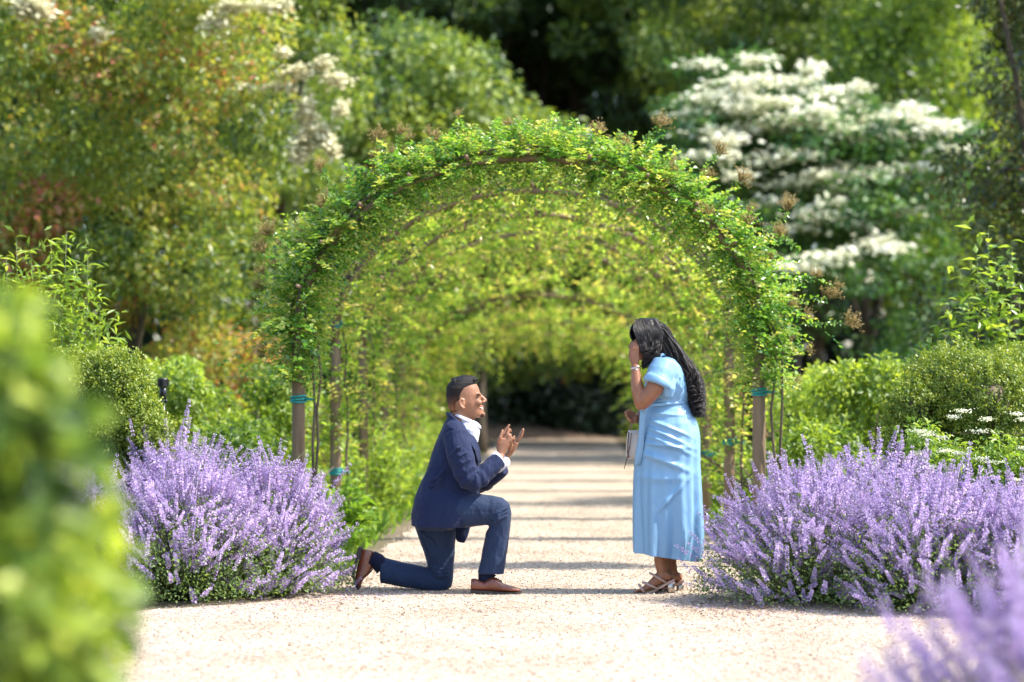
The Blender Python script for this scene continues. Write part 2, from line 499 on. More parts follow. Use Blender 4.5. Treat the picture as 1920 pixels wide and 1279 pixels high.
def rose_plant(seed, n_shoot, leaf, full, dens=1.0, low=1.3, mat='rosefar', ncane=1, tm=.48, ysq=.28):
    """climbing rose over one arch, at x = AX, y = 0: canes, foliage, faded blossom sprays"""
    r = np.random.default_rng(seed)
    root = empty('climbing_rose', (AX, 0, 0))
    mb = MB()
    for s in (-1, 1):
        for q in range(ncane):
            x0 = AX + s * HALF + .10 + .05 * q
            pts = [(x0 + r.normal(0, .012), -.04 + r.normal(0, .03), z) for z in np.linspace(0, 1.75, 9)]
            pts[-1] = (AX + s * (HALF - .02), pts[-1][1], 1.9)
            mb.tube(pts, [.012 - .0006 * i + (.0) for i in range(9)], 6)
    for q in range(3):
        pts = []
        for i in range(25):
            t = math.pi * i / 24
            x, z = hoop(t)
            k = .05 + .03 * math.sin(5 * t + q * 2)
            pts.append((x + math.cos(t) * k, .10 * math.sin(3 * t + q * 2.1), z + math.sin(t) * k))
        mb.tube(pts, .010, 5)
    mb.build('cane', M['cane'], root)
    # leafy shoots from the hoop and the upper posts
    P, A, N, L, Wd, T = [], [], [], [], [], []
    arc = math.pi * 1.45
    tips = []
    for i in range(n_shoot):
        # along: the whole hoop plus the posts down to 'low'
        s = r.uniform(-(SPRING - low), arc + (SPRING - low))
        if s < 0: x, z, t = AX + HALF, SPRING + s, 0
        elif s > arc: x, z, t = AX - HALF, SPRING - (s - arc), math.pi
        else:
            t = s / arc * math.pi
            x, z = hoop(t)
        rad = np.array([math.cos(t), 0, math.sin(t)])
        th = r.uniform(0, 2 * math.pi)
        out = rad * math.cos(th) + np.array([0, 1, 0]) * math.sin(th)
        o_amt = math.cos(th)
        ln = (.18 + .20 * r.random()) * (1.0 if o_amt > -.2 else .72) * full
        if (s < 0 or s > arc): ln *= .8
        if r.random() < .08 and full < 1 and o_amt > 0: ln *= 1.8
        d = out * np.array([1, ysq, 1]) + r.normal(0, .42, 3) * np.array([1, ysq, 1]) + np.array([0, 0, .30])
        d /= np.linalg.norm(d)
        p = np.array([x, 0, z]) + np.array([0, r.normal(0, .10 * ysq), 0]) + out * .03
        nl = max(4, int(ln / (.018 * leaf / .028) * dens))
        br = r.normal(0, .24)
        for k in range(nl):
            f = (k + 1) / nl
            q = p + d * ln * f + np.array([0, 0, -1]) * (ln * f) ** 2 * .8
            sd = np.cross(d, [0, 0, 1.]) ; sd /= max(np.linalg.norm(sd), 1e-6)
            ax = sd * (1 if k % 2 else -1) * .9 + d * .6 + r.normal(0, .3, 3)
            P.append(q); A.append(ax); N.append(np.array([0, -.15, 1.]) + rad * .5 + r.normal(0, .45, 3))
            l = leaf * r.uniform(.7, 1.35)
            L.append(l); Wd.append(l * r.uniform(.55, .75))
            T.append(min(1, max(0, tm + br + .22 * f + r.normal(0, .12))))
        if o_amt > .15: tips.append((p + d * ln + np.array([0, 0, -1]) * ln ** 2 * .8, d))
    me = leaf_mesh('foliage', np.array(P), np.array(A), np.array(N), np.array(L), np.array(Wd), np.array(T))
    link('foliage', me, M[mat], root, 'stuff', True)
    return root, tips

def spray_mesh(seed, big=1.0):
    """a faded blossom truss: fine forked stalks with small beads"""
    r = np.random.default_rng(seed)
    Vs, Fs, Ts = [], [], []; nv = 0
    P, A, L, Wd, T = [], [], [], [], []
    for k in range(16):
        d = unit(np.array([[r.normal(0, .55), r.normal(0, .55), 1.0]]))[0]
        l = r.uniform(.07, .14) * big
        P.append((0, 0, 0)); A.append(d); L.append(l); Wd.append(.004); T.append(.1)
        for q in range(5):
            p = d * l * r.uniform(.6, 1.0); dd = d + r.normal(0, .6, 3)
            dd /= np.linalg.norm(dd); ll = r.uniform(.015, .03) * big
            P.append(p); A.append(dd); L.append(ll); Wd.append(.003); T.append(.3)
            for w in range(2):
                P.append(p + dd * ll); A.append(rand_dir(r, 1)[0]); L.append(r.uniform(.007, .012) * big); Wd.append(r.uniform(.006, .010) * big); T.append(r.uniform(.3, 1))
    P = np.array(P, float); A = np.array(A, float)
    me = leaf_mesh('spent_blossom', P, A, rand_dir(r, len(P)), np.array(L), np.array(Wd), np.array(T))
    me.materials.append(M['tan'])
    return me
SPRAYS = [spray_mesh(s) for s in range(4)]

def add_sprays(root, tips, n, seed, top_bias=True):
    r = random.Random(seed)
    tips = list(tips); r.shuffle(tips)
    for p, d in tips[:n]:
        o = bpy.data.objects.new('spent_blossom', r.choice(SPRAYS)); COL.objects.link(o)
        o.parent = root
        o.location = Vector(p) - Vector((root.location.x, 0, 0))
        dv = Vector(d) + Vector((0, 0, .5))
        o.rotation_euler = dv.to_track_quat('Z', 'Y').to_euler()
        o.scale = [r.uniform(.45, .8)] * 3

def tie(root, x, z, r=.052, h=.014):
    mb = MB()
    for k in range(3):
        zz = z + (k - 1) * .016
        mb.tube([(x + r * math.cos(a), r * math.sin(a), zz + .006 * math.sin(a + k)) for a in [2 * math.pi * i / 14 for i in range(15)]], .008, 5)
    mb.tube([(x + r * .8, 0, z), (x + .12, -.02, z - .005)], [.010, .007], 5)
    mb.build('tie_tape', M['tie'], root)

ORD = ['nearest the camera', 'second from the front', 'third from the front', 'fourth from the front', 'fifth from the front', 'sixth from the front', 'seventh from the front', 'farthest, beside the dark wood']
frame0 = arch_frame()
frames = [frame0] + [copy_tree(frame0) for _ in range(7)]
zs = {0: (1.22, 1.24), 1: (.55, .78), 2: (1.35, .6)}
for k, f in enumerate(frames):
    f.location.y = ARCH_Y[k]
    tag(f, 'round-topped wooden rose arch over the path, ' + ORD[k], 'arch', 'rose arches along the path')
def tie_on(root, s, z):
    """a tape ring on one post of a frame (local coordinates)"""
    mb = MB(); x = s * HALF
    for k in range(3):
        zz = z + (k - 1) * .016
        mb.tube([(x + .052 * math.cos(a), .052 * math.sin(a), zz + .006 * math.sin(a + k)) for a in [2 * math.pi * i / 14 for i in range(15)]], .008, 5)
    mb.tube([(x + .045, -.02, z), (x + .12, -.03, z - .008)], [.012, .008], 5)
    mb.build('tie_tape', M['tie'], root, world=False)
tie_on(frames[0], -1, 1.17); tie_on(frames[0], 1, 1.22); tie_on(frames[1], -1, .56); tie_on(frames[1], 1, .80); tie_on(frames[1], -1, 1.75); tie_on(frames[2], 1, .62)
t_ = .62
mb = MB(); x_, z_ = hoop(t_)
mb.tube([(x_ - AX + .05 * math.cos(a), .06 * math.sin(a), z_ + .05 * math.cos(a) * .6) for a in [2 * math.pi * i / 12 for i in range(13)]], .011, 5)
mb.build('tie_tape', M['tie'], frames[0], world=False)

rose_lab = ['dense fresh green climbing rose over the arch nearest the camera, blue-green leaves shining', 'climbing rose wrapped round the second arch from the front and its posts',
            'yellow-green climbing rose on the third arch from the front', 'climbing rose on the fourth arch from the front, hanging low at the sides', 'blurred climbing rose on the fifth arch from the front',
            'blurred climbing rose on the sixth arch from the front', 'blurred climbing rose on the seventh arch from the front', 'climbing rose on the farthest arch beside the dark wood']
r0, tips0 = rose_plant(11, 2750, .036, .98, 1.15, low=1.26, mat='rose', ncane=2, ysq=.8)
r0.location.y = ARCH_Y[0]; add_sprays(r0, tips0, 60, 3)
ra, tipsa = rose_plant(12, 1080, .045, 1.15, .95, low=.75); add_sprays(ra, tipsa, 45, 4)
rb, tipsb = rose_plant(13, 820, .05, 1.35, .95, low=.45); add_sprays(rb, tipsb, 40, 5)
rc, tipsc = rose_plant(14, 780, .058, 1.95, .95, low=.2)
def long_shoots(root, specs, seed):
    r = np.random.default_rng(seed)
    P, A, N, L, T = [], [], [], [], []; mb = MB()
    for (x0, y0, x1, y1, sp) in specs:
        dy = r.normal(0, .12)
        a, b_ = np.array(at(x0, y0, 16.8)), np.array(at(x1, y1, 16.72 + dy))
        mid = (a + b_) / 2 + np.array([0, 0, .05])
        pts = [(1 - t) ** 2 * a + 2 * t * (1 - t) * mid + t * t * b_ for t in np.linspace(0, 1, 9)]
        mb.tube(pts, [.004 - .0003 * i for i in range(9)], 5)
        d = (b_ - a) / np.linalg.norm(b_ - a); sd = np.cross(d, [0, 1, 0])
        for k in range(26):
            t = .1 + .85 * k / 26; q = (1 - t) ** 2 * a + 2 * t * (1 - t) * mid + t * t * b_
            for w in (-1, 1):
                P.append(q + r.normal(0, .012, 3)); A.append(sd * w + d * .5 + r.normal(0, .45, 3)); N.append(np.array([0, -.4, 1]) + r.normal(0, .5, 3)); L.append(.03 * r.uniform(.7, 1.25)); T.append(np.clip(r.normal(.55, .15), 0, 1))
        if sp:
            for q in range(2):
                o = bpy.data.objects.new('spent_blossom', SPRAYS[r.integers(4)]); COL.objects.link(o); o.parent = root
                o.location = Vector(b_ - d * .03 * q) - Vector((root.location.x, root.location.y, 0))
                o.rotation_euler = (Vector(d) * .8 + Vector((r.normal(0, .3), r.normal(0, .3), .7))).to_track_quat('Z', 'Y').to_euler(); o.scale = [sp * .8] * 3
    L = np.array(L)
    link('shoot', mb.mesh('shoot'), M['stem'], root, 'stuff', True)
    link('shoot_leaves', leaf_mesh('shoot_leaves', np.array(P), np.array(A), np.array(N), L, L * .62, np.array(T)), M['rose'], root, 'stuff', True)
long_shoots(r0, [(740, 330, 708, 262, 1.0), (735, 320, 752, 250, .8), (640, 380, 600, 318, .9), (560, 470, 505, 440, 1.1), (545, 520, 490, 470, 1.0), (550, 560, 488, 540, .8), (560, 600, 500, 620, 0), (1190, 300, 1240, 236, 1.0), (1300, 360, 1350, 285, .9), (1340, 400, 1390, 340, 1.1),
    (1420, 470, 1480, 392, 1.1), (1430, 520, 1465, 440, .9), (1450, 580, 1560, 560, 1.0), (1440, 620, 1590, 608, 1.1), (1440, 560, 1530, 520, .7), (1430, 640, 1510, 660, 0), (960, 280, 965, 226, 0), (1060, 280, 1080, 226, 0), (830, 300, 818, 262, .7), (900, 280, 880, 240, 0), (1430, 430, 1500, 470, 0), (560, 640, 515, 700, 0), (575, 650, 545, 720, 0)], 44)
roses = [r0, ra, rb, rc] + [copy_tree(rb), copy_tree(rc), copy_tree(ra), copy_tree(rc)]
for k, o in enumerate(roses):
    o.location.y = ARCH_Y[k]
    if k >= 4: o.scale.x = -1 if k % 2 else 1
    if k >= 5:
        o.scale.z = frames[k].scale.z = (.84, .74, .70)[k - 5]
    tag(o, rose_lab[k], 'climbing rose', 'roses on the arches')
# ------------------------------------------------------------------ trees and shrubs
def clump_cloud(r, c, rad, n, rmin, rmax, flat=1.0, shell=.75, lower=-.5):
    """sub-clumps of a crown: (centre, radii)"""
    out = []
    while len(out) < n:
        u = rand_dir(r, 1)[0]
        if u[2] < lower: continue
        f = shell + (1 - shell) * r.random() if r.random() < .8 else r.random() * shell
        p = np.array(c) + u * f * np.array(rad)
        q = r.uniform(rmin, rmax)
        out.append((p, np.array([q, q, q * flat]), r.normal(0, 1)))
    return out

def crown_mesh(name, r, clumps, n, leaf, wd=.6, tint=(.4, .12, .14), up=.7, hang=.25, sh=.22):
    w = np.array([c[1][0] ** 2 for c in clumps]); w /= w.sum()
    idx = r.choice(len(clumps), n, p=w)
    C = np.array([c[0] for c in clumps])[idx]; R = np.array([c[1] for c in clumps])[idx]; B = np.array([c[2] for c in clumps])[idx]
    u = rand_dir(r, n)
    f = np.clip(1 - np.abs(r.normal(0, sh, n)) + r.normal(0, .06, n), .1, 1.25)[:, None]
    P = C + u * R * f
    A = u * .6 + r.normal(0, .6, (n, 3)) - np.array([0, 0, hang])
    N = u * .45 + r.normal(0, .5, (n, 3)) + np.array([0, 0, up])
    L = leaf * r.uniform(.6, 1.35, n)
    T = np.clip(tint[0] + tint[1] * B + r.normal(0, tint[2], n), 0, 1)
    ok = P[:, 2] > .02
    return leaf_mesh(name, P[ok], A[ok], N[ok], L[ok], (L * wd * r.uniform(.8, 1.2, n))[ok], T[ok])

def trunk_mesh(r, base, h, rad, clumps, lean=(0, 0), n_limb=8, stems=1):
    mb = MB()
    base = Vector(base)
    for s in range(stems):
        off = Vector((r.normal(0, .15), r.normal(0, .15), 0)) if stems > 1 else Vector((0, 0, 0))
        pts = []
        top = base + Vector((lean[0], lean[1], h)) + off * 5
        for i in range(8):
            t = i / 7
            pts.append(base + off + (top - base - off) * t + Vector((r.normal(0, .03) * h * .15 * t, r.normal(0, .03) * h * .15 * t, 0)))
        pts[0].z -= .1
        rr = rad / math.sqrt(stems)
        mb.tube(pts, [rr * 1.35] + [rr * (1 - .72 * i / 7) for i in range(1, 8)], 9)
        for k in range(n_limb):
            i = r.integers(2, 7)
            c = clumps[r.integers(len(clumps))][0]
            a = pts[i]; b = Vector(c)
            m = (a + b) / 2 + Vector((0, 0, .1 * (b - a).length))
            mb.tube([a, m, b], [rr * .4, rr * .25, rr * .08], 6)
    return mb.mesh('trunk')

def tree(name, label, cat, base, clumps, n, leaf, mat, seed, trunk=(3, .12), bark='bark', tint=(.4, .12, .14), wd=.6, group=None, stems=1, n_limb=8, up=.7, hang=.25, sh=.22, crown='crown', stem_name='trunk'):
    r = np.random.default_rng(seed)
    root = empty(name, base)
    tag(root, label, cat, group)
    link(crown, crown_mesh(crown, r, clumps, n, leaf, wd, tint, up, hang, sh), M[mat], root, 'stuff', True)
    link(stem_name, trunk_mesh(r, base, trunk[0], trunk[1], clumps, (0, 0), n_limb, stems), M[bark], root, None, True)
    return root

def px_cloud(r, x0, x1, y0, y1, Y, dY, n, rmin, rmax, flat=1.0, tests=()):
    """clumps filling the block of space that the photograph shows between these pixels at distance Y +- dY"""
    out = []
    while len(out) < n:
        x, y = r.uniform(x0, x1), r.uniform(y0, y1)
        d = Y + r.uniform(-dY, dY)
        p = at(x, y, d)
        if p.z < .2 or any(not t(x, y) for t in tests): continue
        q = r.uniform(rmin, rmax)
        out.append((np.array(p), np.array([q, q, q * flat]), r.normal(0, 1)))
    return out

R = np.random.default_rng
# A  the broad olive and reddish tree on the left
r = R(21)
cl = px_cloud(r, -160, 600, -120, 700, 28.5, 1.6, 170, .32, .62, .75, (lambda x, y: x < 560 + 25 * math.sin(y / 70) and not (y < 240 and x > 540 - (240 - y) * .2),))
tree('bronze_leaved_tree', 'broad tree with olive green and reddish bronze leaves filling the upper left', 'tree', at(180, 713, 28.5).xy.to_3d(), cl, 60000, .085, 'olive', 21, (2.2, .09), tint=(.48, .23, .14), n_limb=2, stems=2, sh=.15)
# B  the cream flowering tree behind it
r = R(22)
cl = px_cloud(r, 380, 640, -150, 420, 32.5, 1.0, 45, .35, .7, .7)
tb = tree('cream_flowering_tree', 'tree with hanging cream blossom between the bronze tree and the arches', 'tree', at(520, 713, 32.5).xy.to_3d(), cl, 15000, .09, 'olive', 22, (5.5, .13), tint=(.3, .1, .12))
def blossom(root, p, a, b, n, size, mat, seed, nm='blossom_spray'):
    r = R(seed)
    u = r.normal(0, .5, (n, 3)) * np.array(a) + np.array(p)
    me = leaf_mesh(nm, u, rand_dir(r, n) * np.array([1, 1, .35]), np.tile([0, -.35, 1.], (n, 1)) + r.normal(0, .3, (n, 3)), size * r.uniform(.7, 1.3, n), size * r.uniform(.6, .9, n), r.random(n), fold=.15, droop=.05)
    link(nm, me, M[mat], root, 'stuff', True)
for i, (x, y, w, h) in enumerate([(572, 215, .16, .28), (575, 262, .14, .22), (608, 258, .15, .18), (622, 282, .09, .12), (560, 290, .12, .2), (440, 14, .3, .08), (515, 12, .28, .08), (405, 46, .2, .12), (50, 14, .22, .16), (75, 20, .2, .14),
                                (560, 135, .22, .10), (630, 150, .18, .1), (520, 165, .22, .06), (605, 120, .14, .08), (460, 165, .2, .05), (530, 98, .1, .06), (185, 62, .1, .09), (640, 205, .1, .1)]):
    blossom(tb, at(x, y, 27.0), (w * .7, .15, h * .8), 0, int(60 + 1500 * w * h * 6), .075, 'cream', 300 + i)

# C  the mid green understorey trees behind the arches
r = R(23)
cl = px_cloud(r, 560, 900, 60, 420, 40, 2, 70, .5, .95, .7, (lambda x, y: y > 60 + abs(x - 720) * .25,))
tree('young_maple_tree', 'sunlit yellow-green young tree rising behind the left of the arches', 'tree', at(720, 713, 40).xy.to_3d(), cl, 24000, .13, 'forest', 23, (5, .12), tint=(.56, .22, .2), sh=.5)
r = R(24)
cl = px_cloud(r, 780, 1060, 190, 460, 43, 2, 55, .5, .9, .7, (lambda x, y: y > 190 + abs(x - 900) * .3,))
tree('understorey_tree', 'darker green low tree in the shade just above the arch top', 'tree', at(900, 713, 43).xy.to_3d(), cl, 18000, .13, 'forest', 24, (4, .12), tint=(.62, .15, .2), sh=.42)
# D  the tall dark wood
spots = [(985, 62, .34), (1165, 61, .30), (1090, 65, .26), (845, 60, .30), (760, 54, .26), (1250, 62, .3), (640, 58, .3), (1330, 55, .28), (1480, 60, .3), (1620, 57, .26), (520, 60, .28), (380, 56, .26), (240, 62, .3), (60, 58, .3), (1760, 60, .3), (1890, 56, .28), (925, 66, .24), (1215, 67, .24)]
wood_lab = ['tall tree with a straight dark trunk above the arch top', 'dark slim trunk in the shade right of the arch top', 'slim dark tree deep between the two darkest trunks', 'dark tree behind the yellow-green young tree', 'tall wood tree behind the left shoulder of the arches',
            'tall dark tree behind the white dogwood crown', 'tall tree behind the cream blossom', 'tall green tree behind the left half of the white dogwood', 'tall green tree behind the middle of the white dogwood', 'tall sunlit tree behind the right half of the dogwood', 'tall wood tree behind the right part of the bronze tree', 'tall wood tree behind the middle of the bronze tree', 'tall wood tree behind the left part of the bronze tree', 'tall wood tree at the far left edge', 'tall green tree left of the dark holly', 'tall green tree at the far right edge behind the holly', 'far trunk just left of the middle of the arch top', 'far trunk deep in the wood right of the arch top']
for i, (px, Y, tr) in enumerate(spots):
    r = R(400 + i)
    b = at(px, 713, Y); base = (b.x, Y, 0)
    lit = px > 1280 or px < 700  # unlit trees get a darker leaf tint below: shade put into the colour
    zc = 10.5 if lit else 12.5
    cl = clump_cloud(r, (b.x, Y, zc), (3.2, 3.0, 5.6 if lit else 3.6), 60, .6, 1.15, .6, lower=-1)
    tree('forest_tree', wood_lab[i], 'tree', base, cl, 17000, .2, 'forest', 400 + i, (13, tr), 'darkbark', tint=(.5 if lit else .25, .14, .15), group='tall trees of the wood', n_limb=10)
# sunlit foliage of the trees at the upper right
r = R(26)
cl = px_cloud(r, 1230, 1660, -160, 230, 49, 2, 80, .6, 1.1, .6)
tree('beech_tree', 'large mid-green tree over the white dogwood at the top right', 'tree', at(1420, 713, 49).xy.to_3d(), cl, 30000, .13, 'forest', 26, (8, .22), 'darkbark', tint=(.56, .18, .2), sh=.42)
r = R(27)
cl = px_cloud(r, 1600, 1860, -150, 560, 45, 2, 90, .55, 1.0, .7, (lambda x, y: x > 1590 + max(0, y - 250) * .2 and x < 1880 - abs(y - 200) * .2,))
tree('locust_tree', 'bright yellow-green feathery tree between the white dogwood and the dark holly', 'tree', at(1730, 713, 45).xy.to_3d(), cl, 34000, .125, 'green', 27, (8, .17), tint=(.30, .16, .2), sh=.4)
# G  the dark holly on the right edge
r = R(28)
cl = px_cloud(r, 1800, 2120, -150, 700, 25.5, 1.3, 95, .3, .6, .8, (lambda x, y: x > 1840 + 40 * math.sin(y / 60) - (30 if y > 300 else 0),))
tree('holly_tree', 'dark bronze-green broadleaf tree along the right edge', 'tree', at(1960, 713, 25.5).xy.to_3d(), cl, 30000, .075, 'holly', 28, (5, .13), tint=(.42, .16, .2))
# E  the white dogwood: flat tiers of leaves, white bracts lying on them
r = R(29)
tiers = [(1318, 122, 60), (1355, 160, 80), (1420, 112, 60), (1410, 150, 80), (1520, 128, 40), (1490, 155, 70), (1330, 182, 75), (1450, 190, 95), (1560, 175, 60), (1610, 165, 40), (1300, 215, 70), (1390, 205, 90), (1500, 225, 110), (1575, 195, 70), (1440, 238, 110), (1710, 205, 60), (1750, 232, 80), (1640, 225, 70), (1680, 222, 60),
         (1345, 250, 90), (1330, 292, 90), (1360, 265, 60), (1540, 262, 80), (1610, 260, 80), (1580, 245, 70), (1660, 255, 70), (1700, 318, 110), (1790, 283, 60), (1540, 330, 70), (1570, 315, 60), (1640, 330, 80), (1590, 360, 70), (1560, 382, 50), (1490, 292, 80), (1480, 345, 70), (1530, 405, 90), (1690, 395, 60), (1420, 300, 70), (1600, 420, 70), (1660, 465, 80), (1640, 452, 60), (1560, 480, 90), (1490, 430, 80),
         (1740, 345, 60), (1450, 380, 70), (1500, 500, 80), (1600, 520, 70), (1390, 330, 60), (1680, 360, 70), (1770, 240, 60), (1390, 180, 60), (1530, 210, 70)]
cl = []
for (x, y, w) in tiers:
    for q in range(3):
        Yd = 40.4 - (y - 110) / 400 * 2.4 + r.normal(0, .6)
        p = at(x + r.normal(0, w * .4), y + 14 + r.normal(0, 8), Yd)
        s = w / 113 * r.uniform(.6, 1.0)
        cl.append((np.array(p), np.array([s, s, s * .28]), r.normal(0, 1)))
cl += px_cloud(r, 1330, 1760, 260, 690, 41.2, .9, 60, .42, .82, .5)
te = tree('white_dogwood_tree', 'dogwood tree covered in flat tiers of white bracts right of the arches', 'tree', at(1560, 713, 41).xy.to_3d(), cl, 30000, .115, 'dogwood', 29, (6, .15), tint=(.35, .12, .14), stems=2, hang=.1, n_limb=14)
for i, (x, y, w) in enumerate(tiers):
    p = at(x, y, 39.6 - (y - 110) / 400 * 2.4 + r.normal(0, .45))
    hard = y > 410 or (x < 1430 and y > 280)
    blossom(te, p, (w / 113 * .62, .46, .085), 0, int(w * (1.5 if hard else 2.4)), .125, 'white', 500 + i)
# undergrowth far behind: one mass that closes the view below the crowns
def wood_mass():
    r = R(31)
    n = 60000
    x = r.uniform(-34, 34, n); t = r.random(n)
    y = 66 + 8 * r.random(n) + (x / 34) ** 2 * -6
    z = 15.5 * t ** .9
    gap = (np.sin(x * 1.7 + 2 * np.sin(z * 1.3)) + np.sin(z * 2.1 + x * .6)) > 1.94
    P = np.stack([x, y, z], 1)[~gap]; n = len(P)
    A = rand_dir(r, n); N = rand_dir(r, n) * .6 + np.array([0, -1, .5])
    L = r.uniform(.35, .75, n)
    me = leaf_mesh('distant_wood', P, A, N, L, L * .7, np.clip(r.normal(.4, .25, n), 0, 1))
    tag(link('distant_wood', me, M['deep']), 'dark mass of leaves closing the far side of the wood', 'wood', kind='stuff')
wood_mass()
# the dark end of the path: a leafy thicket over a hollow
r = R(32)
cl = px_cloud(r, 690, 1400, 330, 668, 49, 2.0, 110, .7, 1.2, .7)
tree('overhanging_tree', 'olive tree hanging low over the dark far end of the path', 'tree', at(560, 713, 50).xy.to_3d(), cl, 32000, .15, 'olive', 32, (5, .2), 'darkbark', tint=(.30, .1, .13))
r = R(33)
cl = px_cloud(r, 850, 1240, 560, 805, 55.5, 1.0, 90, .6, 1.0, .8)
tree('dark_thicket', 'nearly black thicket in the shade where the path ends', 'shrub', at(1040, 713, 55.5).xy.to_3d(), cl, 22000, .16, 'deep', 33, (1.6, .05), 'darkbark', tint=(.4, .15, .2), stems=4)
mb = MB()
r_ = random.Random(3)
rs = []
for i in range(9):
    t = i / 8
    rs.append([(-2.2 + 3.6 * j / 12, 53.2 + t * 2.4, .45 * math.sin(math.pi * t * .55) * (1 - (j / 12) ** 2) * (1 + r_.uniform(-.15, .15))) for j in range(13)])
mb.rings(rs, (False, False), closed=False); mb.f = [tuple(reversed(f)) for f in mb.f]
M['earth'] = solid('bare earth', (.16, .10, .06), (.09, .06, .04), 6, .95, .6)
tag(mb.build('earth_bank', M['earth']), kind='structure')

# ------------------------------------------------------------------ middle-distance shrubs
def shrub(name, label, cat, px, Y, w, d, z1, n, leaf, mat, seed, tint=(.45, .13, .15), nc=26, rr=(.14, .26), z0=0, group=None, wd=.5, hang=.3):
    r = R(seed)
    b = at(px, 713, Y)
    c = (b.x, Y, (z0 + z1) * .48)
    cl = clump_cloud(r, c, (w / 2 - rr[0], d / 2 - rr[0], (z1 - z0) / 2 - rr[0] * .3), nc, rr[0], rr[1], .9, .8, lower=-.9)
    return tree(name, label, cat, (b.x, Y, 0), cl, n, leaf, mat, seed, (z1 * .7, .03), 'cane', tint=tint, stems=4, n_limb=4, wd=wd, group=group, hang=hang, crown='foliage', stem_name='stem')
shrub('leafy_shrub', 'bright green leafy shrub behind the black riser on the left', 'shrub', 350, 20.2, 1.3, 1.2, 1.55, 9500, .06, 'green', 51, (.5, .13, .16))
shrub('leafy_shrub', 'bright green bush between the black riser and the first arch post', 'shrub', 465, 21.0, 1.3, 1.2, 1.5, 9500, .06, 'green', 52, (.55, .13, .16))
shrub('leafy_shrub', 'pale yellow-green bush close behind the first left arch post', 'shrub', 540, 23.5, 1.2, 1.2, 1.5, 7000, .06, 'green', 53, (.62, .13, .16))
shrub('leafy_shrub', 'tall shrub tip with upright shoots behind the left green bushes', 'shrub', 375, 21.8, .7, .7, 1.75, 3800, .06, 'willow', 54, (.55, .13, .16), nc=14, rr=(.1, .2))
shrub('golden_shrub', 'golden yellow-green shrub behind the right arch post', 'shrub', 1505, 20.8, 1.0, 1.1, 1.5, 7500, .05, 'willow', 55, (.6, .13, .18))
shrub('leafy_shrub', 'green leafy shrub between the golden shrub and the clipped box on the right', 'shrub', 1625, 19.6, .95, 1.0, 1.52, 7500, .06, 'green', 56, (.5, .13, .16))
shrub('leafy_shrub', 'low green leafy plants at the foot of the golden shrub', 'shrub', 1560, 18.6, 1.3, .9, .95, 7000, .055, 'green', 57, (.4, .13, .16))
shrub('leafy_shrub', 'low shaded green plants behind the left catmint', 'shrub', 430, 18.0, 1.6, 1.0, .9, 7000, .055, 'green', 58, (.4, .13, .16))
shrub('leafy_shrub', 'green shrub below the bronze tree at the far left', 'shrub', 200, 22, 1.6, 1.4, 1.6, 8000, .06, 'green', 59, (.4, .13, .16))
shrub('leafy_shrub', 'dark green shrub in front of the dogwood, right of the arches', 'shrub', 1590, 25.5, 2.0, 1.6, 1.7, 9000, .07, 'dogwood', 60, (.3, .13, .16))
shrub('leafy_shrub', 'dark green shrub at the foot of the holly tree', 'shrub', 1830, 23.0, 2.0, 1.6, 1.6, 9000, .07, 'dogwood', 61, (.3, .13, .16))

# plants along both sides of the path under the arches
def verge_plant(seed, h, w, mat, n, leaf):
    r = R(seed)
    root = empty('verge_plant')
    P, A, N, L, T = [], [], [], [], []
    mb = MB()
    for s in range(26):
        az = r.uniform(0, 6.283); k = r.random() ** .5
        tip = np.array([math.cos(az) * w * k, math.sin(az) * w * k, h * (1 - .45 * k * k) * r.uniform(.7, 1.1)])
        b = tip * np.array([.25, .25, 0])
        mb.tube([b, b + (tip - b) * .5 + np.array([0, 0, .05]), tip], [.004, .003, .002], 4)
        for q in range(n // 26):
            t = r.random() ** .7
            P.append(b + (tip - b) * t + r.normal(0, .03, 3)); a = np.array([math.cos(az), math.sin(az), .5]) + r.normal(0, .6, 3)
            A.append(a); N.append(np.array([0, 0, 1]) + r.normal(0, .4, 3)); L.append(leaf * r.uniform(.6, 1.4)); T.append(np.clip(.5 + r.normal(0, .2), 0, 1))
    P = np.array(P); P[:, 2] = np.abs(P[:, 2])
    link('foliage', leaf_mesh('foliage', P, np.array(A), np.array(N), np.array(L), np.array(L) * .4, np.array(T)), M[mat], root, 'stuff')
    link('stem', mb.mesh('stem'), M['stem'], root)
    return root
protos = [verge_plant(71, .75, .42, 'green', 1400, .055), verge_plant(72, .55, .38, 'grass', 1400, .075), verge_plant(73, .9, .35, 'willow', 1300, .06)]
used = [0, 0, 0]
r = random.Random(8)
side_word = {-1: 'left', 1: 'right'}
for side in (-1, 1):
    for k in range(15):
        bay = k // 2
        i = (k % 2 + bay + (side > 0)) % 3
        o = protos[i] if used[i] == 0 else copy_tree(protos[i])
        used[i] += 1
        Y = 16.1 + k * 1.42 + r.uniform(-.2, .2)
        o.location = ((-1.72 if side < 0 else 1.74) + r.uniform(-.12, .2) * side, Y, 0)
        o.rotation_euler.z = r.uniform(0, 6.28)
        s = r.uniform(.75, 1.15); o.scale = (s, s, s * (1.0 if k > 1 else .8))
        tag(o, f"{('leafy bright green', 'grassy low', 'tall pale green')[i]} plant on the {side_word[side]} verge by the {('first', 'second', 'third', 'fourth', 'fifth', 'sixth', 'seventh', 'last')[bay]} arch from the front", 'plant', 'plants along the path verges')
